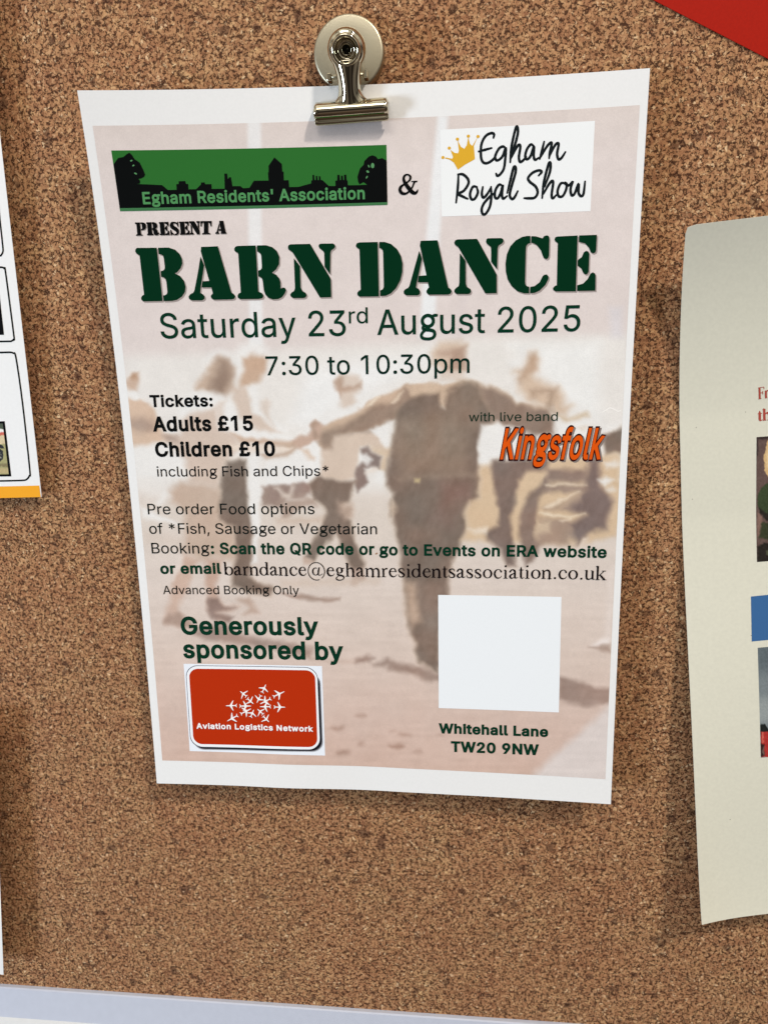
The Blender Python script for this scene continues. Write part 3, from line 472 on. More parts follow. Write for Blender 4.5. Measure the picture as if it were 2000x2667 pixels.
# ------------------------------------------------------------------ the poster
W, H = 0.21, 0.297
DC = np.array([0.0066529, 0.0011266, 0.0031932, -0.0005944, 0.0001164, -0.0004827, 0.0020212, -0.0014833, 0.0008113, -0.0001223, 0.0026008, -0.001676, 0.0014485, -0.0005395, 0.0001785]).reshape(3, 5)
def dposter(u, v):
    s = 2 * u / W - 1; t = 2 * v / H - 1; d = 0
    for i in range(3):
        for j in range(5): d = d + DC[i, j] * s ** i * t ** j
    # faint dents: a ripple along the foot and a soft crease at the right edge
    d = d + 0.0007 * np.exp(-((u - 0.062) / 0.018) ** 2 - ((v - H) / 0.030) ** 2)
    d = d - 0.0004 * np.exp(-((u - 0.100) / 0.015) ** 2 - ((v - H) / 0.035) ** 2)
    return d
PS = Sheet(W, H, 0, H / 2, -0.0021217, dposter)
poster = empty('poster', PS.pos([[W / 2, 0]])[0])
tag(poster, 'white barn dance poster with sepia dancers hanging from the metal clip', 'poster')
sheet_body('paper_sheet', PS, PAPER, poster, 84, 118)

# ---- the sepia photograph printed on it, painted as soft patches
A_, B_, C_, D_, E_, F_ = (300, 850, 3.318), (700, 850, 3.318), (1150, 850, 3.318), (350, 1300, 3.318), (750, 1300, 3.318), (1150, 1250, 3.318)
G_, H_ = (800, 1650, 3.687), (1120, 1700, 3.318)
LT = (229, 226, 221); WALL = (225, 220, 213); TAN = (206, 178, 154); DK = (120, 103, 91); MID = (163, 140, 124)
def pp(*segs):
    out = []
    for c_, *pts in segs: out += crop(pts, *c_)
    return np.array(out)
SH = [  # colour, alpha, softness (px), outline
 (WALL, .95, 14, np.array([(320, 930), (541, 921), (700, 914), (1031, 894), (1240, 880), (1640, 873), (1640, 1280), (320, 1280)])),
 ((229, 229, 227), .8, 4, np.array([(645, 300), (680, 300), (684, 900), (650, 905)])),
 ((230, 231, 230), .9, 5, np.array([(1140, 300), (1167, 300), (1147, 591), (1133, 823), (1125, 880), (1090, 880), (1096, 823), (1112, 591)])),
 ((212, 200, 196), .6, 6, np.array([(1200, 560), (1225, 560), (1225, 700), (1205, 880), (1190, 880), (1205, 700)])),
 ((209, 206, 210), .5, 8, np.array([(1585, 800), (1620, 800), (1620, 880), (1590, 880)])),
 ((232, 231, 227), .8, 20, np.array([(1330, 900), (1560, 890), (1560, 1100), (1480, 1060), (1390, 960)])),
 ((232, 231, 228), .8, 22, np.array([(800, 960), (1130, 920), (1100, 960), (900, 1050), (830, 1120), (760, 1100)])),
 # far left man
 ((192, 163, 140), .85, 6, pp((A_, (120, 430), (150, 400), (205, 400), (215, 450), (200, 520), (190, 560), (122, 555), (80, 500)))),
 ((168, 130, 100), .6, 5, pp((A_, (125, 440), (150, 410), (200, 410), (200, 450), (150, 465)))),
 (TAN, .95, 6, pp((A_, (100, 605), (250, 640), (330, 700), (400, 870), (430, 930), (500, 940), (560, 990), (350, 1015), (100, 1045)))),
 ((146, 124, 112), .6, 10, pp((A_, (120, 800), (230, 780), (340, 830), (350, 900), (200, 905), (120, 870)))),
 (LT, .9, 4, pp((A_, (100, 560), (180, 575), (270, 645), (130, 615), (100, 610)))),
 (LT, .8, 8, pp((A_, (120, 1050), (560, 1000), (620, 1120), (640, 1240), (560, 1310), (420, 1330), (180, 1300)))),
 ((226, 220, 213), .6, 12, pp((A_, (180, 1330), (420, 1330), (520, 1400), (420, 1500), (300, 1480), (230, 1400)))),
 # old man behind
 (LT, .9, 10, pp((A_, (1060, 210), (1100, 160), (1180, 130), (1270, 150), (1320, 210), (1330, 290), (1200, 230), (1110, 270), (1080, 380), (1040, 320)))),
 ((192, 161, 136), .95, 7, pp((A_, (1100, 280), (1180, 245), (1290, 250), (1320, 290), (1290, 400), (1240, 480), (1170, 520), (1090, 520), (1075, 480), (1110, 400)))),
 ((206, 187, 171), .95, 7, pp((A_, (1010, 520), (1150, 520), (1170, 600), (1200, 740), (1290, 800), (1430, 910), (1250, 910), (1080, 780), (1020, 620)))),
 (LT, .9, 6, pp((A_, (1150, 525), (1240, 520), (1240, 640), (1290, 760), (1470, 880), (1490, 915), (1400, 900), (1280, 800), (1200, 720), (1170, 620)))),
 ((208, 191, 176), .7, 5, pp((A_, (1260, 640), (1310, 620), (1350, 650), (1340, 700), (1330, 780), (1380, 860), (1300, 790), (1260, 700)))),
 # woman
 (LT, .85, 9, pp((A_, (780, 300), (820, 240), (920, 215), (1000, 240), (1060, 320), (1090, 400), (1040, 450), (990, 280), (900, 250)))),
 ((193, 168, 147), .95, 8, pp((A_, (840, 300), (900, 260), (980, 285), (1035, 370), (1030, 460), (1010, 560), (950, 610), (870, 580), (700, 552), (690, 520), (760, 430), (810, 350)))),
 ((144, 121, 105), .9, 12, pp((A_, (900, 300), (950, 290), (990, 330), (1010, 420), (980, 520), (930, 595), (850, 575), (815, 540), (850, 430), (890, 370)))),
 ((204, 184, 168), .95, 8, pp((A_, (640, 760), (860, 700), (900, 860), (1040, 930), (1100, 1040), (960, 1160), (900, 1390), (660, 1350), (600, 1150), (420, 960), (560, 930), (590, 800)))),
 (LT, .95, 7, pp((A_, (700, 570), (860, 570), (960, 610), (1010, 670), (1040, 740), (1050, 800), (1010, 900), (900, 880), (870, 700), (700, 720), (580, 790), (550, 720), (590, 620)))),
 ((212, 194, 179), .7, 6, pp((A_, (850, 700), (900, 650), (960, 640), (930, 720), (950, 880), (890, 860)))),
 ((150, 130, 118), .6, 6, pp((A_, (420, 940), (520, 945), (560, 1000), (460, 990)))),
 (LT, .9, 4, pp((A_, (1060, 900), (1200, 900), (1400, 930), (1540, 955), (1600, 985), (1540, 990), (1200, 960), (1050, 935)))),
 ((197, 169, 147), .95, 4, pp((A_, (1000, 920), (1060, 945), (1200, 968), (1540, 992), (1600, 1040), (1380, 1030), (1100, 1010)))),
 ((224, 208, 192), .9, 4, pp((A_, (1000, 1010), (1500, 1025), (1570, 1060), (1440, 1095), (1100, 1080), (1020, 1060)))),
 ((180, 152, 130), .8, 4, pp((A_, (1380, 1030), (1540, 1010), (1600, 1060), (1500, 1120), (1300, 1140), (1250, 1110), (1450, 1095), (1540, 1055)))),
 ((193, 169, 150), .95, 9, pp((A_, (480, 1420), (560, 1340), (760, 1360), (905, 1390), (930, 1500)), (D_, (740, 180), (860, 230), (880, 500), (840, 530), (700, 500), (600, 540), (420, 450), (440, 300), (430, 100), (330, 20)))),
 (LT, .7, 6, pp((A_, (390, 1490), (440, 1430), (470, 1450), (400, 1540), (360, 1530)))),
 (LT, .85, 5, pp((D_, (60, 60), (200, 130), (350, 190), (430, 230), (200, 190), (70, 160)))),
 ((206, 190, 176), .6, 10, pp((D_, (80, 270), (430, 330), (430, 420), (90, 380)))),
 # clutter and white cloths between the figures
 (LT, .9, 6, pp((A_, (1260, 1270), (1330, 1180), (1500, 1160), (1640, 1080), (1700, 1150), (1690, 1350), (1300, 1370)))),
 ((153, 130, 117), .92, 5, pp((A_, (1265, 1380), (1540, 1372), (1659, 1310), (1690, 1400), (1640, 1480), (1500, 1490), (1440, 1560), (1265, 1540)))),
 ((205, 188, 172), .8, 4, pp((A_, (1380, 1390), (1430, 1390), (1500, 1460), (1450, 1490), (1400, 1430)))),
 ((205, 188, 172), .8, 4, pp((A_, (1530, 1350), (1570, 1340), (1540, 1460), (1500, 1480)))),
 ((168, 145, 130), .85, 5, pp((E_, (0, 20), (90, 0), (240, -10), (250, 60), (150, 50), (0, 160), (-50, 165), (-50, 40)))),
 ((196, 172, 152), .7, 10, pp((E_, (-100, 170), (320, 170), (310, 200), (0, 225), (-100, 215)))),
 (LT, .95, 5, pp((B_, (0, 1170), (180, 1155), (250, 1070), (310, 1010), (430, 1000), (460, 1100), (460, 1290), (370, 1345), (330, 1360), (0, 1370)))),
 ((208, 182, 160), .8, 5, pp((B_, (270, 1070), (330, 1070), (400, 1130), (380, 1160), (310, 1120)))),
 # dark trousers of the old man and the white trouser beside
 (DK, .95, 6, pp((A_, (960, 1170), (1130, 1150), (1140, 1300), (1150, 1450), (1165, 1600)), (D_, (975, 0), (1000, 130), (1030, 200), (1020, 400), (1015, 560), (1000, 650), (1060, 730), (1210, 770), (1180, 840), (980, 800), (840, 745), (840, 640), (880, 500), (870, 360), (865, 235), (742, 190), (740, 0)), (A_, (890, 1600), (910, 1500), (918, 1370)))),
 (LT, .95, 5, pp((A_, (1140, 1120), (1250, 1120), (1260, 1300), (1262, 1500)), (D_, (1090, 0), (1080, 200), (1060, 540), (1022, 560), (1035, 300), (1000, 110)), (A_, (1150, 1450), (1143, 1250)))),
 # boy
 ((210, 193, 178), .95, 6, pp((B_, (570, 470), (620, 420), (700, 405), (780, 430), (805, 500), (790, 560), (750, 600), (760, 660), (720, 705), (618, 698), (620, 610), (580, 555)))),
 ((178, 150, 130), .85, 5, pp((B_, (565, 480), (610, 430), (650, 440), (650, 510), (740, 530), (800, 470), (800, 530), (700, 570), (640, 570), (620, 610), (580, 555)))),
 (LT, .95, 5, pp((B_, (430, 800), (520, 720), (615, 690), (640, 710), (760, 690), (860, 600), (1010, 550), (900, 680), (700, 790), (540, 830), (450, 860)))),
 ((207, 187, 169), .97, 5, pp((B_, (450, 1000), (560, 935), (720, 920), (880, 900), (960, 960), (1000, 1040), (1055, 1060), (1050, 1110), (960, 1080), (860, 1040), (800, 1040), (780, 1100), (770, 1200), (750, 1310), (640, 1340), (480, 1310), (430, 1290), (460, 1150)))),
 # the outstretched arm
 ((197, 170, 146), .97, 4, pp((B_, (440, 870), (640, 790), (760, 735), (870, 640), (1060, 565), (1200, 500), (1380, 488), (1500, 512), (1700, 470), (1700, 620), (1450, 620), (1200, 700), (1090, 780), (900, 880), (700, 920), (560, 940), (520, 1050), (440, 1040), (420, 950)))),
 ((144, 122, 106), .9, 7, pp((B_, (430, 930), (640, 860), (820, 750), (900, 690), (1060, 660), (1190, 520), (1260, 560), (1160, 790), (1000, 830), (880, 900), (720, 920), (560, 945), (540, 1052), (480, 1055), (430, 1000)))),
 ((192, 162, 143), .97, 4, pp((B_, (200, 990), (250, 950), (340, 940), (372, 890), (355, 850), (410, 812), (470, 850), (440, 980), (330, 1025), (265, 1062), (210, 1020)))),
 ((160, 134, 116), .7, 4, pp((B_, (365, 850), (400, 815), (430, 830), (400, 890), (440, 960), (400, 980)))),
 ((232, 216, 194), .85, 3, pp((B_, (840, 700), (920, 612), (960, 605), (890, 690)))),
 ((226, 206, 182), .8, 3, pp((B_, (1050, 665), (1140, 570), (1165, 560), (1120, 640), (1075, 670)))),
 (LT, .95, 4, pp((B_, (880, 890), (1030, 840), (1080, 808), (1088, 920), (1035, 945), (1085, 970), (1080, 1042), (1000, 1042), (960, 965), (930, 935)))),
 # chairs and table behind
 ((205, 182, 156), .9, 6, pp((B_, (870, 1050), (1065, 1060), (1050, 1110), (1020, 1260), (950, 1230), (985, 1120), (900, 1095)))),
 ((128, 110, 102), .92, 4, pp((B_, (800, 1060), (850, 1040), (890, 1090), (980, 1120), (960, 1225), (880, 1200), (830, 1230), (860, 1350), (770, 1432), (740, 1340), (760, 1230), (830, 1160)))),
 (LT, .85, 4, pp((B_, (780, 1100), (855, 1100), (890, 1150), (840, 1200), (790, 1160)))),
 ((224, 212, 200), .9, 4, pp((B_, (825, 1270), (915, 1200), (945, 1210), (930, 1250), (850, 1285)))),
 (LT, .9, 5, pp((B_, (915, 1300), (960, 1265), (1000, 1285), (1010, 1340), (970, 1360), (920, 1340)))),
 # dark trousers of the boy
 (DK, .95, 5, pp((B_, (350, 1370), (420, 1300), (500, 1312), (640, 1342), (745, 1340), (720, 1440), (690, 1520), (640, 1560)), (E_, (540, 90), (510, 150), (550, 200), (570, 340), (620, 460), (660, 560), (640, 620), (560, 610), (520, 540), (450, 370), (420, 290), (300, 420), (220, 545), (150, 500), (200, 390), (290, 250), (330, 130), (310, 60), (240, 0)))),
 ((186, 162, 144), .75, 8, pp((E_, (430, 20), (560, 50), (560, 150), (490, 180), (430, 110)))),
 ((150, 127, 116), .9, 5, pp((B_, (0, 1382), (240, 1372), (300, 1342), (370, 1390), (360, 1450), (220, 1465), (160, 1430), (90, 1500), (0, 1540)))),
 ((212, 197, 184), .75, 4, pp((B_, (40, 1400), (80, 1390), (180, 1470), (160, 1500), (100, 1450)))),
 ((212, 197, 184), .75, 4, pp((B_, (190, 1380), (230, 1390), (180, 1480), (160, 1470)))),
 ((190, 165, 148), .9, 4, pp((E_, (140, 500), (220, 540), (180, 570), (130, 560)))),
 ((168, 143, 128), .8, 5, pp((E_, (540, 600), (650, 590), (670, 690), (560, 740), (545, 680)))),
 ((200, 181, 164), .7, 9, pp((E_, (-60, 700), (600, 680), (790, 690), (780, 725), (300, 750), (-60, 765)))),
 # the waistcoated man, seen from behind
 ((203, 178, 154), .97, 6, pp((B_, (1190, 520), (1400, 490), (1500, 515), (1659, 475)), (C_, (120, 455), (260, 470), (420, 520), (560, 570), (650, 650), (900, 700), (960, 780), (930, 930), (800, 900), (560, 860), (330, 850), (30, 700)), (B_, (1300, 700)))),
 ((138, 117, 103), .97, 7, pp((C_, (300, 500), (430, 545), (560, 595), (650, 670), (900, 720), (965, 800), (985, 930), (800, 935), (560, 862), (440, 832), (330, 870)))),
 (DK, .97, 6, pp((B_, (1190, 630), (1300, 595), (1470, 570), (1490, 700), (1520, 715), (1540, 570), (1600, 560)), (C_, (40, 560), (150, 495), (240, 482), (310, 510), (340, 600), (380, 700), (440, 832), (360, 850), (330, 950), (315, 1050), (320, 1200), (335, 1290), (322, 1480), (250, 1540)), (F_, (250, 180), (200, 290), (230, 420), (170, 520), (120, 640), (90, 720), (60, 820), (50, 1010), (0, 1010)), (E_, (1300, 1500), (1200, 1450), (1130, 1400), (1112, 1340), (1105, 1240), (1062, 1170), (1035, 1060), (1012, 900), (1008, 740), (972, 560), (962, 400), (932, 260), (905, 160), (895, 0)), (B_, (1060, 1650), (1080, 1440), (1012, 1370), (1020, 1250), (1060, 1060), (1088, 900), (1088, 790), (1130, 690)))),
 ((104, 90, 82), .5, 14, pp((C_, (60, 560), (200, 500), (300, 540), (320, 800), (240, 900), (100, 850)))),
 ((106, 92, 83), .4, 20, pp((B_, (1150, 820), (1500, 760), (1700, 1000), (1650, 1240), (1200, 1240), (1100, 1050)))),
 ((148, 130, 114), .6, 6, pp((B_, (1080, 1300), (1200, 1280), (1659, 1258)), (C_, (300, 1262), (300, 1300), (30, 1310)), (B_, (1150, 1345)))),
 ((196, 176, 134), .9, 3, pp((B_, (1250, 1312), (1302, 1312), (1302, 1342), (1252, 1342)))),
 ((138, 108, 99), .55, 14, pp((C_, (0, 1360), (240, 1340), (270, 1480), (0, 1560)))),
 ((140, 110, 100), .4, 16, pp((E_, (1300, 60), (1480, 80), (1400, 260), (1200, 180)))),
 ((192, 164, 142), .85, 10, pp((E_, (1010, 720), (1110, 720), (1120, 900), (1150, 1060), (1070, 1100), (1025, 1000)))),
 ((150, 128, 114), .5, 12, pp((E_, (1120, 740), (1380, 720), (1290, 1000), (1290, 1400), (1180, 1300)))),
 ((206, 184, 162), .8, 6, pp((E_, (900, 10), (940, 60), (930, 120), (905, 150), (885, 80)))),
 # his head
 ((204, 182, 161), .95, 9, pp((B_, (1400, 230), (1480, 140), (1659, 120)), (C_, (150, 130), (215, 145), (210, 230), (205, 370), (120, 410), (0, 400)), (B_, (1560, 410), (1420, 330)))),
 ((176, 149, 131), .9, 7, pp((B_, (1470, 225), (1659, 190)), (C_, (150, 190), (205, 170), (205, 370), (100, 400), (20, 390)), (B_, (1560, 330), (1560, 250), (1480, 250)))),
 ((210, 193, 178), .8, 8, pp((C_, (20, 390), (160, 390), (200, 440), (100, 460), (-40, 470)))),
 # thin man at the right
 ((205, 180, 156), .95, 12, pp((C_, (700, 300), (750, 235), (810, 225), (842, 280), (830, 360), (805, 430), (870, 480), (1000, 515), (1050, 590), (1060, 680), (1120, 680), (1060, 770), (1000, 760), (940, 710), (860, 690), (740, 640), (670, 550), (660, 420), (620, 390), (700, 360)))),
 ((180, 150, 126), .8, 9, pp((C_, (745, 260), (800, 230), (835, 280), (818, 360), (780, 400), (720, 440), (680, 500), (655, 460), (700, 370), (740, 330)))),
 ((160, 136, 116), .75, 8, pp((C_, (770, 560), (860, 545), (990, 535), (975, 620), (950, 700), (990, 745), (920, 730), (905, 690), (925, 580), (840, 570), (790, 620)))),
 (LT, .9, 9, pp((C_, (560, 300), (640, 260), (740, 200), (740, 250), (690, 350), (600, 370)))),
 ((202, 180, 152), .9, 5, pp((C_, (1010, 770), (1100, 790), (1250, 748), (1275, 780), (1150, 822), (1060, 832)))),
 (LT, .85, 7, pp((C_, (980, 835), (1260, 800), (1320, 880), (1540, 830), (1500, 900), (1400, 935), (1000, 1010)))),
 ((214, 196, 176), .6, 5, pp((C_, (1170, 880), (1230, 850), (1290, 860), (1200, 910)))),
 (DK, .95, 5, pp((C_, (1390, 945), (1480, 910), (1580, 870), (1580, 1085), (1420, 1120)))),
 # white shirt under the arm
 (LT, .97, 6, pp((C_, (340, 860), (480, 828), (560, 862), (680, 890), (660, 1000), (640, 1110), (500, 1125), (440, 1165), (370, 1205), (330, 1180), (318, 1020)))),
 # tangle of figures, lower right
 ((208, 181, 149), .97, 8, pp((C_, (325, 1200), (430, 1200), (900, 1150), (1540, 1100), (1560, 1659)), (F_, (1500, 480), (1180, 560), (820, 560), (640, 540), (170, 520), (225, 420), (200, 290), (250, 180)), (C_, (320, 1480)))),
 ((122, 103, 94), .95, 6, pp((C_, (440, 1165), (700, 1150), (930, 1170), (880, 1240), (730, 1260), (660, 1340), (640, 1500)), (F_, (630, 200), (590, 330), (620, 560), (640, 740), (560, 740), (510, 600), (400, 520), (370, 460), (490, 400), (490, 250)), (C_, (460, 1450), (430, 1250)))),
 ((132, 112, 101), .95, 6, pp((F_, (760, 130), (900, -20), (930, 30), (840, 180), (815, 330), (805, 480), (860, 560), (780, 700), (720, 745), (680, 560), (668, 350), (715, 200)))),
 ((136, 116, 106), .9, 7, pp((C_, (900, 1230), (1250, 1245), (1270, 1340), (1100, 1360), (900, 1340)))),
 ((120, 103, 98), .95, 8, pp((C_, (1270, 1150), (1350, 1150), (1370, 1290), (1365, 1370), (1440, 1450), (1480, 1520)), (F_, (1460, 240), (1420, 420), (1340, 430), (1280, 450), (1180, 560), (1130, 480), (1090, 380), (1240, 300), (1060, 250), (1190, 160)), (C_, (1240, 1400)))),
 ((142, 121, 109), .85, 6, pp((C_, (870, 1375), (1250, 1372), (1280, 1410), (1180, 1432), (880, 1440)))),
 ((154, 131, 117), .8, 8, pp((F_, (840, 330), (1080, 340), (1140, 450), (1100, 560), (820, 560), (830, 430)))),
 ((208, 186, 158), .8, 7, pp((F_, (820, 350), (930, 360), (930, 460), (820, 450)))),
 ((160, 137, 120), .6, 6, pp((F_, (870, 240), (1200, 110), (1200, 180), (1080, 250), (900, 280)))),
 ((228, 212, 188), .9, 3, pp((F_, (850, 285), (1100, 305), (1230, 290), (1100, 318), (900, 310)))),
 ((226, 208, 184), .85, 3, pp((F_, (880, 240), (1000, 170), (1200, 100), (1060, 170), (930, 250)))),
 ((226, 208, 184), .8, 3, pp((F_, (890, 36), (1080, 32), (1250, 38), (1080, 52), (900, 50)))),
 ((226, 208, 184), .8, 3, pp((F_, (1010, 360), (1110, 320), (1120, 335), (1040, 370)))),
 ((222, 206, 190), .85, 4, pp((F_, (1180, 590), (1235, 495), (1262, 500), (1210, 590)))),
 (LT, .9, 5, pp((C_, (1350, 1330), (1430, 1295), (1500, 1325), (1400, 1375)))),
 (LT, .7, 5, pp((C_, (1400, 1180), (1500, 1150), (1540, 1200), (1430, 1230)))),
 (LT, .7, 5, pp((C_, (1410, 1400), (1480, 1380), (1500, 1410), (1450, 1425)))),
 ((228, 214, 196), .85, 5, pp((F_, (235, 425), (300, 430), (400, 410), (380, 465), (300, 470)))),
 # floor details
 ((226, 214, 206), .6, 9, pp((F_, (1400, 1380), (1430, 1100), (1450, 800), (1480, 760), (1470, 1200), (1440, 1410), (1320, 1440)))),
 ((232, 222, 216), .8, 6, pp((F_, (1290, 1435), (1380, 1370), (1440, 1360), (1450, 1420)))),
 ((160, 136, 122), .85, 5, pp((F_, (1270, 1440), (1460, 1430), (1460, 1500), (1370, 1475)))),
 ((152, 129, 117), .9, 6, pp((H_, (1100, 190), (1270, 240), (1400, 290), (1560, 300), (1555, 440), (1380, 470), (1100, 410)))),
 ((216, 205, 199), .95, 9, pp((H_, (890, 1060), (1080, 870), (1300, 690), (1560, 440), (1580, 1120), (890, 1120)))),
 ((197, 168, 150), .95, 7, pp((D_, (430, 480), (560, 520), (500, 650), (460, 800), (400, 880), (390, 980), (480, 1060), (500, 1110), (400, 1102), (260, 1072), (270, 1000), (310, 850), (340, 700), (380, 560)))),
 ((164, 138, 123), .85, 6, pp((D_, (265, 1045), (300, 985), (390, 985), (480, 1060), (510, 1112), (400, 1102), (258, 1075)))),
 ((226, 214, 204), .7, 5, pp((D_, (380, 500), (430, 500), (400, 620), (340, 700), (350, 560)))),
 ((192, 162, 144), .95, 7, pp((D_, (620, 520), (760, 520), (740, 650), (705, 760), (725, 850), (780, 930), (900, 925), (830, 960), (720, 990), (830, 1030), (740, 1060), (660, 1010), (630, 960), (640, 850), (610, 700)))),
 ((138, 116, 106), .9, 5, pp((D_, (640, 850), (720, 850), (770, 930), (870, 935), (700, 992), (860, 1010), (830, 1065), (660, 1035), (630, 970)))),
 ((180, 152, 134), .7, 6, pp((D_, (880, 870), (1000, 840), (1050, 930), (1090, 990), (940, 1000), (1000, 940)))),
 ((150, 126, 112), .85, 4, pp((D_, (1270, 815), (1440, 820), (1560, 845), (1659, 862)), (E_, (445, 855), (440, 880), (300, 887), (150, 862)), (D_, (1400, 860)))),
 ((154, 130, 118), .85, 7, pp((D_, (500, 1150), (620, 1100), (800, 1080), (860, 1150), (1050, 1190), (1300, 1240), (1540, 1290), (1520, 1375), (1200, 1300), (800, 1245), (620, 1212)))),
 ((186, 160, 144), .6, 7, pp((D_, (1480, 1350), (1659, 1385), (1900, 1390), (1900, 1410), (1640, 1410)))),
 ((146, 123, 111), .85, 5, pp((G_, (465, 250), (575, 205), (650, 222), (600, 275), (470, 285)))),
 ((150, 126, 113), .85, 6, pp((G_, (640, 300), (760, 240), (870, 290), (1080, 320), (1300, 400), (1300, 470), (1130, 445), (1000, 385), (780, 352), (760, 312)))),
]
for cx, cy, rx, ry, a in ((515, 800, 50, 18, .5), (290, 910, 60, 22, .6), (935, 970, 60, 16, .5), (515, 1062, 32, 20, .55), (860, 1080, 70, 22, .7), (345, 1140, 60, 18, .7), (1060, 1130, 40, 16, .5), (820, 935, 35, 12, .35), (1290, 970, 40, 12, .3)):
    t = np.linspace(0, 2 * np.pi, 13)[:-1]; SH.append(((158, 126, 110), a, 5, pp((G_, *[(cx + rx * math.cos(x), cy + ry * math.sin(x)) for x in t]))))

def soft_mask(P, poly, w):
    x0, y0 = poly.min(0) - w; x1, y1 = poly.max(0) + w
    m = np.zeros(len(P)); idx = np.nonzero((P[:, 0] > x0) & (P[:, 0] < x1) & (P[:, 1] > y0) & (P[:, 1] < y1))[0]
    if len(idx) == 0: return m
    Q = P[idx]; D2 = np.full(len(Q), 1e18); ins = np.zeros(len(Q), bool)
    a = poly; b = np.roll(poly, -1, 0)
    for (ax, ay), (bx, by) in zip(a, b):
        dx, dy = bx - ax, by - ay; t = np.clip(((Q[:, 0] - ax) * dx + (Q[:, 1] - ay) * dy) / (dx * dx + dy * dy + 1e-9), 0, 1)
        D2 = np.minimum(D2, (Q[:, 0] - ax - t * dx) ** 2 + (Q[:, 1] - ay - t * dy) ** 2)
        c = ((ay > Q[:, 1]) != (by > Q[:, 1])); ins ^= c & (Q[:, 0] < (bx - ax) * (Q[:, 1] - ay) / (by - ay + 1e-12) + ax)
    sd = np.sqrt(D2) * np.where(ins, 1, -1); s = np.clip((sd + w) / (2 * w), 0, 1)
    m[idx] = s * s * (3 - 2 * s); return m
def vnoise(x, y, seed):
    r = np.random.default_rng(seed); T = r.random((64, 64))
    xi, yi = np.floor(x).astype(int), np.floor(y).astype(int); fx, fy = x - xi, y - yi
    fx = fx * fx * (3 - 2 * fx); fy = fy * fy * (3 - 2 * fy); g = lambda i, j: T[(yi + j) % 64, (xi + i) % 64]
    return (g(0, 0) * (1 - fx) + g(1, 0) * fx) * (1 - fy) + (g(0, 1) * (1 - fx) + g(1, 1) * fx) * fy - 0.5
u0, u1, v0, v1 = 0.0036, 0.2072, 0.0118, 0.2850
nu, nv = 400, 540
uv = grid_uv(u0, u1, v0, v1, nu, nv); PX = project(PS.pos(uv))
vv = uv[:, 1] / H
stops = [(0.0, (212, 199, 190)), (0.10, (217, 205, 199)), (0.30, (216, 204, 198)), (0.42, (219, 210, 203)), (0.56, (212, 200, 188)), (0.66, (213, 199, 188)), (0.78, (210, 191, 178)), (0.88, (206, 181, 167)), (1.0, (204, 173, 156))]
COLR = np.stack([np.interp(vv, [s[0] for s in stops], [s[1][k] for s in stops]) for k in range(3)], 1)
warp = np.stack([vnoise(PX[:, 0] / 16, PX[:, 1] / 16, 1) * 7 + vnoise(PX[:, 0] / 6, PX[:, 1] / 6, 5) * 1.5, vnoise(PX[:, 0] / 16, PX[:, 1] / 16, 2) * 7 + vnoise(PX[:, 0] / 6, PX[:, 1] / 6, 6) * 1.5], 1)
for i_, (c_, a, w, poly) in enumerate(SH):
    if i_ >= 5 and sum(c_) < 330 and np.ptp(poly[:, 0]) > 45:            # warm fringe round the dark figures
        m_ = soft_mask(PX + warp, poly, w * 1.3 + 9)[:, None] * .5; COLR = COLR * (1 - m_) + np.array((204, 176, 146)) * m_
    m_ = soft_mask(PX + warp * (0 if i_ < 5 else 1), poly, w * 1.55 + 1)[:, None] * a; COLR = COLR * (1 - m_) + np.array(c_) * m_
streak = vnoise(PX[:, 0] / 60, PX[:, 1] / 9, 3) * 7 * np.clip((PX[:, 1] - 1300) / 300, 0, 1) + vnoise(PX[:, 0] / 34, PX[:, 1] / 34, 4) * 5 + vnoise(PX[:, 0] / 9, PX[:, 1] / 9, 8) * 4
lum = COLR.mean(1); dk_ = np.clip((205 - lum) / 80, 0, 1)
fold = vnoise(PX[:, 0] / 22 + PX[:, 1] / 60, PX[:, 1] / 30, 14) * 9 + vnoise(PX[:, 0] / 8 + PX[:, 1] / 25, PX[:, 1] / 14, 15) * 7
COLR = COLR + (streak + fold * dk_)[:, None] * np.array([1, 1.0, 1.0]) + (vnoise(PX[:, 0] / 45, PX[:, 1] / 45, 16) * 6 * dk_)[:, None] * np.array([1, -.2, -.6])
COLR = lin(np.clip(COLR, 0, 255)) / WREF * 0.80
build('printed_photograph', PS.pos(uv, 0.00005), grid_faces(nu, nv), vcol_mat('sepia_print'), poster, smooth=True, colors=COLR)['label'] = 'faded sepia photograph of people dancing in a ring'

p = Print(PS); stroke = crop([(1385, 742), (1420, 722), (1455, 704), (1500, 722), (1522, 734), (1550, 722)], *C_)
U_ = PS.uv(stroke); p.ribbon(np.column_stack([U_, [.00018, .0003, .0003, .00025, .0003, .0002]])); p.build('crease', inkmat((240, 236, 230)), poster, .00006)
GREEN = (6, 46, 28); BLACK = (10, 12, 12); GREY = (158, 145, 138)
def quad(pr, pts, off=0): pr.px(pts, off)
def rounded(corners_px, r, sh, n=6, grow=0.0):
    """rounded rectangle between four measured corners (TL,TR,BR,BL)"""
    c = sh.uv(corners_px); w = np.linalg.norm(c[1] - c[0]); h = np.linalg.norm(c[3] - c[0])
    out = []
    for cx, cy, a0 in ((1 - r / w, r / h, -90), (1 - r / w, 1 - r / h, 0), (r / w, 1 - r / h, 90), (r / w, r / h, 180)):
        for k in range(n + 1):
            a = math.radians(a0 + 90 * k / n); s = cx + r / w * math.cos(a); t = cy + r / h * math.sin(a)
            out.append((1 - s) * (1 - t) * c[0] + s * (1 - t) * c[1] + s * t * c[2] + (1 - s) * t * c[3])
    return np.array(out)

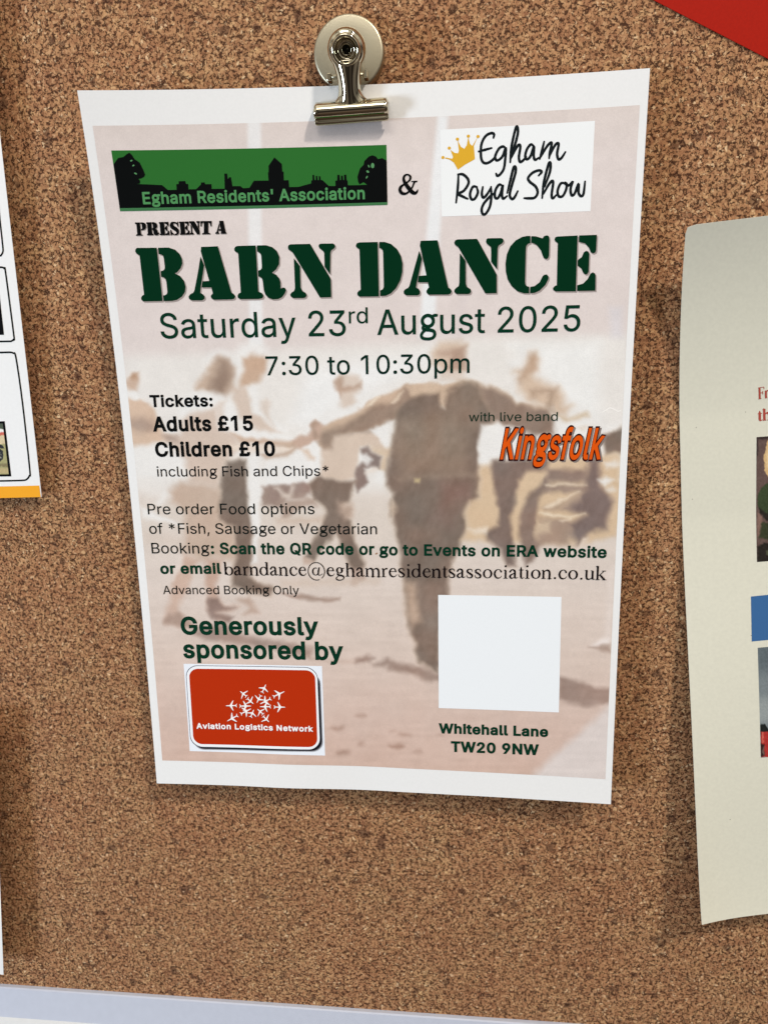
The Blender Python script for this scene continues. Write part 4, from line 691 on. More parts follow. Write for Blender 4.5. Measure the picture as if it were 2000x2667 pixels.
# ---- residents' association banner
bp = Print(PS); bp.px([(290.7, 391.9), (1006.5, 377.3), (1009.2, 533.8), (313.9, 550.2)])
banner = bp.build('logo_banner', inkmat((44, 104, 44)), poster, 0.00010, 'green banner with a black skyline')
st = Print(PS); st.px([(312.6, 541.5), (1009.0, 525.8), (1009.2, 533.8), (313.9, 550.2)])
st.build('banner_stripe', inkmat((62, 112, 70)), banner, 0.00015)
l = crop([(75, 262), (130, 185), (190, 175), (230, 140), (258, 125), (290, 150), (320, 200), (380, 240), (420, 320), (445, 380), (435, 405), (400, 425), (365, 430), (385, 450), (385, 485), (340, 490), (480, 495), (640, 503), (710, 560), (812, 558), (808, 492), (835, 490), (835, 458), (912, 455), (920, 488), (945, 490), (950, 553), (1040, 550), (1095, 495), (1095, 472), (1140, 472), (1142, 492), (1218, 492), (1220, 547), (1372, 545), (1368, 368), (1400, 368), (1408, 435), (1425, 410), (1445, 412), (1462, 515), (1555, 515), (1585, 540)], 280, 370, 4.484)
r = crop([(45, 520), (95, 440), (262, 438), (255, 345), (262, 342), (262, 270), (328, 175), (412, 250), (418, 335), (432, 337), (436, 435), (490, 433), (496, 512), (600, 510), (745, 470), (748, 437), (762, 435), (760, 373), (780, 375), (784, 432), (800, 432), (797, 385), (815, 385), (820, 432), (835, 432), (832, 387), (850, 390), (854, 432), (875, 435), (945, 500), (1022, 500), (1020, 440), (1042, 437), (1042, 373), (1068, 373), (1072, 432), (1085, 432), (1085, 382), (1105, 382), (1108, 432), (1120, 432), (1118, 372), (1145, 372), (1148, 435), (1158, 437), (1162, 492), (1290, 490), (1380, 486), (1340, 455), (1295, 482), (1278, 450), (1270, 395), (1300, 300), (1340, 260), (1350, 215), (1400, 165), (1440, 150), (1480, 165), (1505, 195), (1550, 182), (1602, 212), (1612, 684)], 640, 370, 4.366)
def ell(cx, cy, rx, ry, rot=0, n=10):
    return [(cx + rx * math.cos(t) * math.cos(rot) - ry * math.sin(t) * math.sin(rot), cy + rx * math.cos(t) * math.sin(rot) + ry * math.sin(t) * math.cos(rot)) for t in np.linspace(0, 2 * math.pi, n + 1)[:-1]]
sk = Print(PS); sk.px(l + r + [(312.8, 542.2)], 0)
sk.build('skyline', inkmat(BLACK), banner, 0.00016, 'black silhouette of trees, roofs and a tower')
ho = Print(PS)
for q in ((1443, 268, 20, 30, 0), (1400, 275, 8, 17, -.4), (1388, 337, 18, 13, .6), (1377, 400, 8, 18, .5)): ho.px(crop(ell(*q), 640, 370, 4.366))
for q in ((283, 218, 15, 9, -.4), (307, 274, 14, 9, -.5), (333, 368, 18, 9, .5)): ho.px(crop(ell(*q), 280, 370, 4.484))
ho.build('tree_gap', inkmat((86, 140, 90)), banner, 0.00020)['kind'] = 'stuff'
p = Print(PS); text(p, "Egham Residents' Association", [(374, 531), (660, 524.5), (950.4, 517.7)], 29.5, 0.022)
p.build('lettering', inkmat((78, 138, 84)), banner, 0.00021, 'pale green words across the foot of the banner')

# ---- show logo panel
bp = Print(PS); bp.px([(1146, 338), (1548.6, 314.7), (1537, 549.8), (1150, 564)])
panel = bp.build('logo_panel', inkmat((231, 232, 230)), poster, 0.00009, 'white panel with crown and brush script')
cs = (1130, 310, 3.858)
cr = Print(PS); cr.px(crop([(240, 510), (200, 440), (160, 410), (110, 396), (115, 386), (182, 400), (192, 385), (165, 310), (205, 340), (240, 345), (250, 320), (237, 215), (270, 280), (305, 300), (330, 260), (343, 180), (360, 250), (385, 270), (438, 180), (400, 270), (405, 330), (410, 405), (310, 460)], *cs))
for x, y in ((90, 387), (153, 293), (235, 203), (345, 173), (442, 176)): cr.px(crop(ell(x, y, 17, 17, 0, 8), *cs), 6e-6)
cr.build('crown', inkmat((214, 165, 48)), panel, 0.00014)
def stroke_px(pr, pts, w, c_, off=0):
    q = crop(pts, *c_); U = pr.sh.uv(q); k = np.linalg.norm(pr.sh.uv([q[0]]) - pr.sh.uv([(q[0][0] + 10, q[0][1])])) / 10 / c_[2]
    W_ = [w * k] * len(U) if np.isscalar(w) else [x * k for x in w]
    pr.ribbon(np.column_stack([U, W_]), off)
SCRIPT = [
 [(597, 190), (602, 155), (575, 142), (520, 170), (480, 240), (470, 320), (475, 400), (500, 440), (545, 440), (600, 400), (625, 355)],
 [(448, 327), (510, 310), (578, 292)],
 [(718, 292), (690, 277), (650, 300), (615, 370), (622, 412), (652, 410), (690, 370), (720, 292), (715, 400), (700, 500), (662, 558), (635, 570), (622, 548)],
 [(765, 435), (775, 300), (800, 170), (825, 80), (840, 92), (840, 150), (812, 260), (780, 345)],
 [(775, 390), (820, 300), (850, 260), (866, 280), (852, 380), (862, 430), (890, 420), (925, 380)],
 [(1000, 272), (970, 257), (930, 310), (915, 380), (935, 405), (970, 370), (1003, 275), (1000, 370), (1015, 410), (1050, 390)],
 [(1060, 402), (1085, 310), (1105, 228)], [(1072, 380), (1130, 280), (1170, 238), (1180, 255), (1162, 340), (1155, 395)],
 [(1160, 370), (1210, 270), (1240, 243), (1250, 262), (1235, 350), (1250, 405), (1280, 390), (1318, 332)],
 [(245, 562), (240, 680), (222, 840)], [(240, 557), (290, 557), (338, 600), (345, 650), (300, 720), (245, 752), (290, 780), (338, 803)],
 [(430, 682), (390, 682), (362, 750), (375, 805), (410, 800), (440, 740), (430, 690)],
 [(490, 682), (480, 750), (495, 790), (530, 760), (570, 692)], [(572, 682), (575, 780), (560, 880), (520, 950), (490, 955), (478, 910), (500, 850), (560, 780), (605, 745)],
 [(680, 665), (650, 662), (615, 720), (612, 785), (640, 795), (670, 740), (690, 665), (682, 760), (695, 800), (732, 775)],
 [(735, 742), (770, 600), (800, 485), (820, 492), (815, 550), (772, 700), (760, 770), (785, 805), (812, 780), (840, 725)],
 [(1050, 568), (1080, 532), (1050, 517), (990, 540), (945, 590), (960, 630), (1020, 680), (1040, 740), (1010, 790), (950, 797), (905, 795)],
 [(1085, 795), (1100, 650), (1130, 520), (1155, 440), (1170, 455), (1160, 540), (1110, 680)], [(1100, 750), (1150, 660), (1185, 622), (1195, 650), (1180, 760), (1192, 797), (1225, 765)],
 [(1310, 642), (1270, 650), (1240, 720), (1250, 775), (1290, 775), (1325, 710), (1330, 655), (1310, 642), (1350, 668), (1385, 630)],
 [(1395, 632), (1370, 700), (1380, 765), (1410, 750), (1450, 652), (1450, 740), (1475, 775), (1500, 750), (1515, 628)]]
p = Print(PS)
for s in SCRIPT:
    n_ = len(s); stroke_px(p, s, [27 if 0 < i < n_ - 1 else 19 for i in range(n_)], cs)
p.build('lettering', inkmat((22, 28, 30)), panel, 0.00014, 'two lines of black brush script')

# ---- ampersand
c_ = (1020, 440, 18.43); p = Print(PS)
stroke_px(p, [(1250, 1010), (1200, 1110), (1110, 1165), (980, 1110), (840, 950), (680, 740), (590, 560), (580, 410), (650, 300), (760, 275), (870, 330), (900, 430), (850, 550), (720, 655), (560, 760), (430, 880), (400, 1030), (480, 1150), (620, 1195), (760, 1140), (900, 1000), (1000, 850), (1060, 700), (1085, 630)],
          [55, 110, 150, 180, 190, 170, 140, 120, 95, 75, 95, 110, 95, 75, 90, 140, 155, 150, 120, 95, 85, 85, 90, 110], c_)
stroke_px(p, [(955, 605), (1080, 600), (1200, 605)], [40, 60, 70], c_)
p.build('lettering', inkmat(BLACK), poster, 0.00018, 'black ampersand between the two logos')

# ---- stencil headline
k1, k2, k3, k4, k5 = (340, 600, 5.925), (600, 600, 5.925), (900, 590, 5.925), (1120, 590, 5.925), (1300, 590, 5.925)
STN = {
 'B1': (k1, [[(80, 300), (92, 278), (112, 270), (410, 268), (500, 1090), (205, 1096), (175, 1070), (168, 1040), (185, 1008), (215, 990), (145, 385), (118, 372), (92, 350), (80, 325)],
             [(430, 268), (590, 265), (690, 298), (760, 360), (798, 440), (805, 510), (780, 580), (730, 640), (690, 665), (770, 705), (830, 780), (855, 870), (845, 950), (800, 1020), (720, 1072), (650, 1088), (517, 1092), (508, 1005), (540, 998), (567, 980), (575, 950), (560, 800), (548, 755), (520, 725), (480, 715), (472, 630), (510, 618), (532, 595), (535, 560), (520, 430), (508, 392), (480, 372), (443, 365)]]),
 'A1': (k1, [[(1083, 405), (1140, 540), (1085, 900), (1080, 965), (1120, 985), (1150, 1018), (1145, 1058), (1110, 1080), (950, 1080), (908, 1055), (900, 1020), (925, 985), (970, 962), (990, 930), (1050, 620)],
             [(1095, 255), (1350, 245), (1560, 960), (1600, 985), (1620, 1020), (1605, 1055), (1560, 1065), (1290, 1070), (1252, 1045), (1242, 1010), (1275, 970), (1252, 880), (1100, 880), (1115, 785), (1220, 780), (1088, 320)]]),
 'R1': (k2, [[(62, 285), (80, 252), (115, 240), (395, 232), (435, 945), (490, 968), (515, 1008), (500, 1045), (440, 1058), (160, 1062), (120, 1040), (115, 1005), (130, 975), (165, 960), (125, 350), (92, 335), (68, 312)],
             [(412, 232), (550, 230), (650, 260), (720, 320), (758, 410), (755, 520), (710, 600), (645, 655), (710, 685), (757, 740), (775, 800), (778, 895), (790, 895), (815, 880), (845, 890), (862, 922), (845, 970), (800, 1030), (740, 1060), (660, 1065), (590, 1040), (545, 990), (520, 920), (505, 790), (493, 748), (470, 720), (436, 712), (430, 620), (470, 608), (488, 582), (490, 540), (480, 390), (468, 358), (440, 335), (418, 325)]]),
 'N1': (k2, [[(982, 430), (1075, 550), (1085, 880), (1110, 935), (1165, 965), (1180, 1000), (1162, 1035), (1130, 1045), (975, 1045), (937, 1022), (925, 990), (945, 960), (985, 935), (1000, 890)],
             [(930, 215), (1230, 208), (1550, 750), (1558, 1030), (1385, 1035), (970, 350), (945, 325), (900, 295), (890, 260), (900, 230)],
             [(1400, 205), (1580, 202), (1612, 220), (1618, 255), (1595, 285), (1560, 305), (1545, 350), (1540, 680), (1455, 560), (1450, 350), (1435, 320), (1378, 275), (1362, 240), (1375, 212)]]),
 'D1': (k3, [[(160, 290), (175, 257), (210, 245), (495, 238), (515, 1078), (215, 1082), (184, 1055), (182, 1020), (205, 990), (235, 975), (215, 350), (180, 330), (162, 310)],
             [(520, 238), (600, 238), (700, 270), (790, 345), (850, 450), (878, 570), (875, 700), (845, 830), (780, 950), (700, 1030), (620, 1068), (537, 1074), (535, 985), (570, 970), (588, 940), (590, 900), (580, 400), (572, 365), (550, 340), (520, 330)]]),
 'A2': (k3, [[(1135, 375), (1178, 500), (1095, 880), (1085, 940), (1130, 965), (1148, 1005), (1143, 1045), (1110, 1062), (935, 1062), (900, 1035), (895, 1000), (915, 970), (965, 945), (985, 915)],
             [(1158, 220), (1415, 212), (1580, 940), (1620, 965), (1635, 1000), (1620, 1035), (1580, 1050), (1280, 1052), (1252, 1025), (1246, 995), (1265, 960), (1285, 940), (1270, 862), (1112, 860), (1125, 762), (1248, 752), (1145, 290)]]),
 'N2': (k4, [[(458, 412), (545, 530), (548, 880), (565, 930), (620, 965), (630, 1000), (612, 1035), (580, 1042), (410, 1042), (372, 1010), (374, 975), (400, 945), (440, 920), (450, 870)],
             [(415, 200), (722, 190), (1025, 745), (1025, 1028), (850, 1032), (450, 345), (430, 315), (385, 285), (372, 250), (385, 215)],
             [(885, 182), (1095, 178), (1125, 195), (1130, 230), (1110, 260), (1060, 290), (1040, 330), (1030, 660), (940, 545), (940, 340), (930, 310), (877, 270), (860, 235), (868, 195)]]),
 'C1': (k5, [[(478, 145), (478, 255), (440, 268), (415, 300), (408, 350), (395, 850), (400, 890), (420, 920), (460, 930), (458, 1030), (380, 1030), (280, 1000), (190, 920), (130, 820), (100, 700), (95, 570), (115, 430), (165, 310), (250, 215), (350, 160), (430, 145)],
             [(492, 148), (560, 152), (665, 182), (690, 147), (730, 135), (763, 150), (770, 200), (765, 450), (750, 490), (720, 505), (687, 490), (665, 440), (640, 370), (580, 290), (530, 260), (490, 250)],
             [(475, 930), (540, 920), (620, 860), (665, 770), (690, 742), (730, 740), (757, 770), (755, 810), (710, 900), (620, 990), (540, 1025), (473, 1030)]]),
 'E1': (k5, [[(885, 155), (1205, 138), (1178, 1000), (870, 1002), (832, 980), (825, 950), (850, 920), (885, 905), (900, 255), (862, 230), (848, 200), (860, 168)],
             [(1228, 138), (1502, 128), (1490, 370), (1475, 403), (1440, 415), (1410, 400), (1380, 330), (1320, 260), (1225, 238)],
             [(1205, 525), (1230, 500), (1270, 470), (1300, 400), (1333, 375), (1368, 385), (1385, 420), (1375, 700), (1352, 735), (1320, 740), (1293, 715), (1265, 650), (1235, 625), (1205, 605)],
             [(1200, 905), (1290, 880), (1360, 810), (1400, 730), (1438, 705), (1473, 725), (1482, 760), (1478, 990), (1198, 995)]])}
p = Print(PS); q = Print(PS)
for key, (kc, polys) in STN.items():
    for i, pl in enumerate(polys):
        pts = np.array(crop(pl, *kc)); p.px(pts)
        q.px(pts + [3.2, 3.6], i * 2e-6)
q.build('letter_shadow', inkmat((156, 144, 138)), poster, 0.00011)
p.build('lettering', inkmat((3, 44, 24)), poster, 0.00017, 'large green stencil words BARN DANCE')

# small stencil line: glyph outlines reused in a unit box (0..1 wide, 0..1 up)
def unit(key, k):
    kc, polys = STN[key]; allp = np.concatenate([PS.uv(crop(pl, *kc)) for pl in polys])
    lo, hi = allp.min(0), allp.max(0)
    return [[((x - lo[0]) / (hi[0] - lo[0]), 1 - (y - lo[1]) / (hi[1] - lo[1])) for x, y in PS.uv(crop(pl, *kc))] for pl in polys]
GL = {'E': unit('E1', 0), 'R': unit('R1', 0), 'N': unit('N1', 0), 'A': unit('A2', 0)}
b1 = unit('B1', 0)
GL['P'] = [[(0, .97), (.03, 1), (.46, 1), (.48, .1), (.6, .07), (.62, .02), (.58, 0), (.05, 0), (.0, .02), (.02, .08), (.14, .11), (.13, .88), (.02, .9)],
           [(.5, 1), (.72, 1), (.9, .94), (1, .82), (1, .62), (.9, .48), (.74, .41), (.52, .40), (.52, .49), (.6, .51), (.63, .56), (.62, .82), (.6, .88), (.5, .9)]]
GL['S'] = [[(.62, .98), (.85, .92), (.9, 1), (.97, 1), (.97, .62), (.88, .62), (.8, .78), (.62, .88), (.45, .86), (.40, .78), (.5, .68), (.8, .56), (.98, .40), (1, .22), (.9, .07), (.7, 0), (.45, 0), (.5, .1), (.66, .12), (.70, .2), (.6, .3), (.3, .42), (.06, .56), (0, .76), (.1, .92), (.3, 1)],
           [(.4, 0), (.2, .06), (.1, 0), (.02, 0), (.02, .40), (.12, .40), (.2, .22), (.4, .1)]]
GL['T'] = [[(.0, 1), (1, 1), (1, .62), (.9, .60), (.86, .8), (.74, .88), (.7, .88), (.7, .12), (.86, .07), (.88, 0), (.14, 0), (.14, .07), (.3, .12), (.3, .88), (.24, .88), (.12, .8), (.1, .60), (0, .62)]]
bx = (340, 560, 5.925); p = Print(PS); q = Print(PS)
LAY = [('P', 72, 248, 318, 115), ('R', 245, 440, 316, 112), ('E', 440, 600, 312, 108), ('S', 605, 750, 312, 104), ('E', 750, 912, 306, 102), ('N', 905, 1085, 302, 96), ('T', 1085, 1255, 298, 94), ('A', 1312, 1485, 292, 90)]
for ch, x0, x1, yb, yt in LAY:
    lean = 18; x1 -= 8 if ch not in 'TA' else 0
    cn = PS.uv(crop([(x0, yt), (x1, yt - 3), (x1 + lean, yb - 3), (x0 + lean, yb)], *bx))
    if ch in 'TA': cn = PS.uv(crop([(x0, yt), (x1, yt - 2), (x1, yb - 3), (x0, yb)], *bx))
    for i, pl in enumerate(GL[ch]):
        U = np.array([(1 - a) * b * cn[0] + a * b * cn[1] + a * (1 - b) * cn[2] + (1 - a) * (1 - b) * cn[3] for a, b in pl])
        p.poly(U, i * 2e-6); q.poly(U + [0.00022, 0.00024], i * 2e-6)
q.build('letter_shadow', inkmat((150, 140, 134)), poster, 0.00011)
p.build('lettering', inkmat(BLACK), poster, 0.00017, 'small black stencil words PRESENT A')

# ---- plain lines of text: words, baseline, cap height, weight, colour
DG = (8, 48, 32)
LINES = [
 ('Saturday 23', [(421, 881), (660, 878), (901.3, 874)], 65, .004, DG),
 ('rd', [(909, 842), (958, 841.5)], 41, .003, DG),
 ('August 2025', [(982.6, 872), (1250, 867), (1509.7, 862)], 66, .004, DG),
 ('7:30 to 10:30pm', [(694, 977), (960, 974), (1222.4, 970.7)], 49, .004, (8, 38, 28)),
 ('Tickets:', [(392.5, 1058.8), (555.3, 1057.4)], 28.6, .026, BLACK),
 ('Adults £15', [(400, 1122), (660.2, 1119.7)], 35.5, .028, BLACK),
 ('Children £10', [(406.5, 1187.8), (717.4, 1186)], 35, .028, BLACK),
 ('including Fish and Chips*', [(410.9, 1240.9), (640, 1240.3), (856.1, 1238.8)], 26, .001, (18, 18, 20)),
 ('Pre order Food options', [(386.8, 1339.2), (600, 1339), (819.6, 1338.6)], 27.5, .001, (14, 22, 20)),
 ('of *Fish, Sausage or Vegetarian', [(390.7, 1389.8), (690, 1390.4), (982, 1391.3)], 27.5, .001, (14, 22, 20)),
 ('Booking', [(396.7, 1441), (547.5, 1441.4)], 27.5, .001, (12, 22, 20)),
 (': Scan the QR code or', [(551, 1441.4), (760, 1442.5), (975.4, 1444)], 27.5, .026, DG),
 ('go to Events on ERA website', [(988, 1444.7), (1249.5, 1447.4), (1420, 1449), (1578.6, 1451.9)], 27.5, .026, DG),
 ('or email', [(419.3, 1493.2), (577.5, 1492.9)], 25.5, .028, DG),
 ('Advanced Booking Only', [(426.3, 1547), (600, 1547.2), (779.5, 1547.7)], 22, .001, (16, 20, 20)),
 ('Generously', [(473.4, 1650.6), (650, 1651.5), (830.3, 1652.8)], 43, .026, DG),
 ('sponsored by', [(479, 1711.8), (690, 1714.2), (895, 1717.4)], 43, .026, DG),
 ('Whitehall Lane', [(1142.6, 1908), (1285, 1912.6), (1426.8, 1917.8)], 23.6, .034, DG),
 ('TW20 9NW', [(1174.2, 1956.2), (1288, 1960.5), (1402.7, 1965.2)], 25, .034, DG),
 ('with live band', [(1220.8, 1097.2), (1451.4, 1095.8)], 22.8, .001, (14, 44, 32)),
]
for body, base, cap, bold, colr in LINES:
    p = Print(PS); text(p, body, base, cap, bold)
    p.build('lettering', inkmat(colr), poster, 0.00018, 'printed words ' + body.strip(': '))

# ---- orange band name with dark outline
b0 = [(1302.2, 1194.2), (1567.4, 1194.4)]
for nm, bold, colr, off, sh_ in (('letter_shadow', .040, (130, 118, 112), .00011, (4.5, 3.5)), ('letter_outline', .044, (52, 14, 12), .00015, (0, 0)), ('lettering', .014, (214, 82, 14), .00019, (0, 0))):
    p = Print(PS); w_ = 2.2 if nm != 'lettering' else 0
    text(p, 'Kingsfolk', [(b0[0][0] - w_, b0[0][1]), (b0[1][0] - 4 + w_, b0[1][1])], 77, bold, 0, 0.17, 1.0, sh_)
    p.build(nm, inkmat(colr), poster, off, 'band name in orange slanted letters' if nm == 'lettering' else None)

# ---- serif line, drawn stroke by stroke in a 1-em box
T, S_, M = .028, .088, .06
def serif(x, y, w=.15): return [(x - w / 2, y, .026), (x, y, .026), (x + w / 2, y, .026)]
def stem(x, y0, y1): return [(x, y0, S_), (x, (y0 + y1) / 2, S_), (x, y1, S_)]
def flag(x, y): return [(x - .085, y - .035, .028), (x, y - .012, .05)]
def bowl(cx, cy, rx, ry, a0=0, a1=360, n=14, thin=T, thick=.092):
    out = []
    for k in range(n + 1):
        a = math.radians(a0 + (a1 - a0) * k / n); out.append((cx + rx * math.cos(a), cy + ry * math.sin(a), thin + (thick - thin) * abs(math.cos(a)) ** 1.3))
    return out
def arch(x0, x1, top=.44): return [(x0, top - .10, .03), (x0 + (x1 - x0) * .35, top - .035, .05), (x0 + (x1 - x0) * .68, top - .03, .085), (x1, top - .12, .088), (x1, .012, .088)]
SG = {
 'b': (.5, [stem(.11, .03, .66), flag(.11, .675), bowl(.285, .215, .165, .205, 200, 520)]),
 'a': (.444, [[(.07, .335, .085), (.12, .415, .06), (.2, .43, .06), (.27, .39, .088), (.29, .3, .088), (.29, .08, .088), (.34, .03, .05), (.43, .06, .022)], [(.29, .27, .03), (.18, .225, .05), (.08, .15, .085), (.075, .07, .088), (.14, .02, .06), (.22, .04, .035), (.29, .09, .03)]]),
 'r': (.333, [stem(.11, .012, .40), flag(.11, .435), serif(.12, .013, .21), [(.15, .34, .03), (.22, .415, .06), (.30, .405, .085)]]),
 'n': (.5, [stem(.10, .012, .40), flag(.10, .435), serif(.105, .013, .20), arch(.13, .375), serif(.38, .013, .20)]),
 'd': (.5, [stem(.38, .03, .66), flag(.38, .675), bowl(.215, .215, .165, .205, 20, 340), [(.38, .04, .05), (.47, .04, .022)]]),
 'c': (.444, [[(.375, .33, .08), (.33, .41, .05), (.24, .44, .03), (.13, .38, .07), (.075, .23, .09), (.13, .07, .08), (.24, .02, .06), (.34, .05, .035), (.40, .13, .022)]]),
 'e': (.444, [[(.09, .275, T), (.36, .275, T)], [(.37, .275, .06), (.33, .39, .05), (.24, .44, .03), (.13, .38, .07), (.075, .23, .09), (.13, .08, .085), (.24, .02, .06), (.34, .05, .035), (.41, .13, .022)]]),
 'g': (.5, [bowl(.22, .30, .12, .135), [(.31, .40, .03), (.44, .405, .045)], [(.14, .19, .035), (.11, .11, .06), (.2, .06, .085), (.36, .03, .08), (.42, -.05, .06), (.36, -.15, .035), (.2, -.19, .05), (.07, -.15, .055), (.05, -.08, .045), (.12, -.01, .03), (.2, .04, .03)]]),
 'h': (.5, [stem(.10, .012, .66), flag(.10, .675), serif(.105, .013, .20), arch(.13, .375), serif(.38, .013, .20)]),
 'm': (.778, [stem(.10, .012, .40), flag(.10, .435), serif(.105, .013, .20), arch(.13, .375), serif(.38, .013, .19), arch(.41, .655), serif(.66, .013, .20)]),
 's': (.389, [[(.31, .32, .022), (.28, .41, .04), (.19, .435, .04), (.09, .385, .075), (.1, .29, .085), (.22, .215, .09), (.31, .13, .088), (.28, .04, .07), (.17, .015, .04), (.08, .05, .035), (.05, .15, .022)]]),
 'i': (.278, [stem(.14, .012, .40), flag(.14, .435), serif(.14, .013, .21), [(.137, .60, .095), (.139, .60, .095), (.141, .60, .095)]]),
 't': (.278, [[(.125, .56, .03), (.125, .42, .085), (.125, .1, .088), (.16, .03, .06), (.22, .03, .035), (.27, .07, .02)], [(.02, .42, .028), (.25, .425, .03)]]),
 'o': (.5, [bowl(.25, .225, .175, .205)]),
 'u': (.5, [[(.105, .43, .088), (.105, .15, .088), (.13, .05, .08), (.21, .025, .06), (.30, .06, .04), (.37, .12, .03)], stem(.375, .03, .43), [(.02, .435, .026), (.12, .435, .03)], [(.29, .435, .026), (.38, .435, .03)], [(.38, .03, .05), (.48, .035, .026)]]),
 'k': (.5, [stem(.10, .012, .66), flag(.10, .675), serif(.105, .013, .20), [(.14, .20, .03), (.25, .30, .035), (.37, .41, .04)], [(.29, .435, .026), (.47, .435, .026)], [(.2, .26, .06), (.32, .12, .09), (.42, .02, .08)], serif(.41, .013, .19)]),
 '.': (.25, [[(.123, .045, .1), (.125, .045, .1), (.127, .045, .1)]]),
 '@': (.921, [bowl(.46, .235, .40, .435, -52, 290, 26, .034, .04), bowl(.42, .225, .135, .18, 60, 380, 14, .03, .07), [(.60, .43, .06), (.575, .3, .065), (.55, .13, .065), (.57, .05, .04), (.66, .05, .028), (.76, .12, .028)]]),
 'F': (.6, [stem(.16, .012, .64), serif(.17, .013, .27), [(.03, .645, .026), (.3, .648, .03), (.55, .648, .03)], [(.545, .65, .02), (.555, .53, .03)], [(.17, .34, .03), (.43, .34, .035)], [(.43, .43, .03), (.43, .25, .03)]]),
}
def serif_text(pr, body, base, asc_px, asc=.675, widen=1.0):
    tot = sum(SG[ch][0] for ch in body); B = pr.sh.uv(base); mid = np.asarray(base, float).mean(0)
    up = pr.sh.uv([mid, mid - [0, asc_px]]); em = np.linalg.norm(up[0] - up[1]) / asc
    seg = np.linalg.norm(np.diff(B, axis=0), axis=1); S = np.concatenate([[0], np.cumsum(seg)]); kx = S[-1] / tot
    d = (B[-1] - B[0]) / np.linalg.norm(B[-1] - B[0]); nn = np.array([d[1], -d[0]]); x0 = 0
    for ch in body:
        adv, strokes = SG[ch]
        for s in strokes:
            s = np.array(s); x = (s[:, 0] + x0) * kx
            U = np.stack([np.interp(x, S, B[:, 0]), np.interp(x, S, B[:, 1])], 1) + (s[:, 1] * em)[:, None] * nn
            if len(U) == 2: U = np.array([U[0], (U[0] + U[1]) / 2, U[1]]); s = np.array([s[0], (s[0] + s[1]) / 2, s[1]])
            pr.ribbon(np.column_stack([U, s[:, 2] * (em + kx) / 2 * widen]), 0, caps=(s[:, 2].max() > .085 and len(s) != 3) or (abs(s[0, 0] - s[-1, 0]) < .01 and s[0, 1] == s[-1, 1]), sub=3)
        x0 += adv
p = Print(PS); serif_text(p, 'barndance@eghamresidentsassociation.co.uk', [(583, 1497.8), (780, 1499.2), (989, 1502.5), (1200, 1504.8), (1308, 1506.6), (1440, 1507.5), (1578, 1510.8)], 36)
p.build('lettering', inkmat((16, 10, 12)), poster, 0.00018, 'e-mail address printed in black serif letters')

# ---- blank square where the code was
p = Print(PS); z_ = (1000, 1500, 2.37)
p.px(crop([(334, 117), (1094, 129), (1078, 842), (337, 815)], *z_))
p.build('white_square', inkmat((228, 231, 232)), poster, 0.00009, 'blank white square at the lower right')

# ---- sponsor badge
zc = (480, 1720, 4.366)
p = Print(PS); p.px([(479, 1728.6), (838.8, 1734.6), (847, 1967.6), (494.9, 1955.9)])
badge = p.build('sponsor_badge', inkmat((226, 230, 235)), poster, 0.00009, 'white patch carrying the red rounded badge')
for i, (g, colr) in enumerate(((26, (186, 188, 192)), (19, (120, 120, 124)), (12, (52, 52, 56)), (5, (12, 12, 16)))):
    p = Print(PS); r_ = PS.uv([(500, 1750), (500 + 108 / 4.366, 1750)]); rr = np.linalg.norm(r_[0] - r_[1])
    p.poly(rounded(crop([(110, 140), (1524 + g, 150), (1558 + g, 1018 + g * .9), (118 - g * .3, 990 + g)], *zc), rr * 1.1, PS), 0)
    p.build('badge_shadow', inkmat(colr), badge, 0.00011 + i * 0.00001)
for nm, cc, colr, off in (('badge_outline', [(16, 54), (1514, 78), (1550, 1017), (77, 984)], (70, 72, 84), .00016), ('badge_border', [(22, 60), (1510, 84), (1546, 1013), (83, 978)], (232, 233, 234), .000175), ('badge_face', [(55, 92), (1487, 112), (1517, 985), (110, 948)], (176, 46, 12), .00019)):
    p = Print(PS); p.poly(rounded(crop(cc, *zc), rr * (1.25 if nm != 'badge_face' else 0.95), PS, 8)); p.build(nm, inkmat(colr), badge, off)
PLN = [(1.0, 0), (.93, .035), (.62, .055), (.36, .47), (.28, .50), (.42, .06), (.12, .04), (.02, .17), (-.03, .19), (.03, 0)]
PLN = PLN + [(x, -y) for x, y in PLN[-2:0:-1]]
NT = [((1005, 165), (930, 325)), ((1370, 303), (1150, 408)), ((500, 300), (625, 402)), ((213, 585), (432, 580)), ((1387, 612), (1165, 610)), ((243, 887), (448, 775)), ((1068, 907), (952, 788)),
      ((825, 530), (905, 378)), ((888, 552), (1098, 445)), ((885, 603), (1098, 603)), ((838, 648), (950, 752)), ((768, 660), (705, 808)), ((718, 640), (512, 745)), ((718, 590), (492, 590)), ((762, 548), (640, 440))]
zp = (560, 1760, 7.541); p = Print(PS); q = Print(PS)
for i, (n_, t_) in enumerate(NT):
    a, b = np.array(n_, float), np.array(t_, float); d = a - b; L_ = 195.0; d /= np.linalg.norm(d); nn = np.array([-d[1], d[0]]); Ln = np.linalg.norm(a - b)
    pts = [tuple(b + d * x * Ln + nn * y * L_ * 1.05) for x, y in PLN]
    p.px(crop(pts, *zp), i * 1.5e-6); q.px(np.array(crop(pts, *zp)) + [-.7, 1.1], i * 1.5e-6)
q.build('plane_shadow', inkmat((110, 50, 40)), badge, 0.000205)
p.build('plane_emblem', inkmat((240, 236, 232)), badge, 0.00023)
for nm, colr, off, s_ in (('letter_shadow', (104, 60, 60), .000205, (1.0, 1.2)), ('lettering', (240, 236, 234), .00023, (0, 0))):
    p = Print(PS); text(p, 'Aviation Logistics Network', [(512.8, 1896.6), (665, 1899.8), (816.2, 1904.6)], 13.4, .028, 0, 0, 1.06, s_); p.build(nm, inkmat(colr), badge, off, 'white words below the ring of planes' if nm == 'lettering' else None)
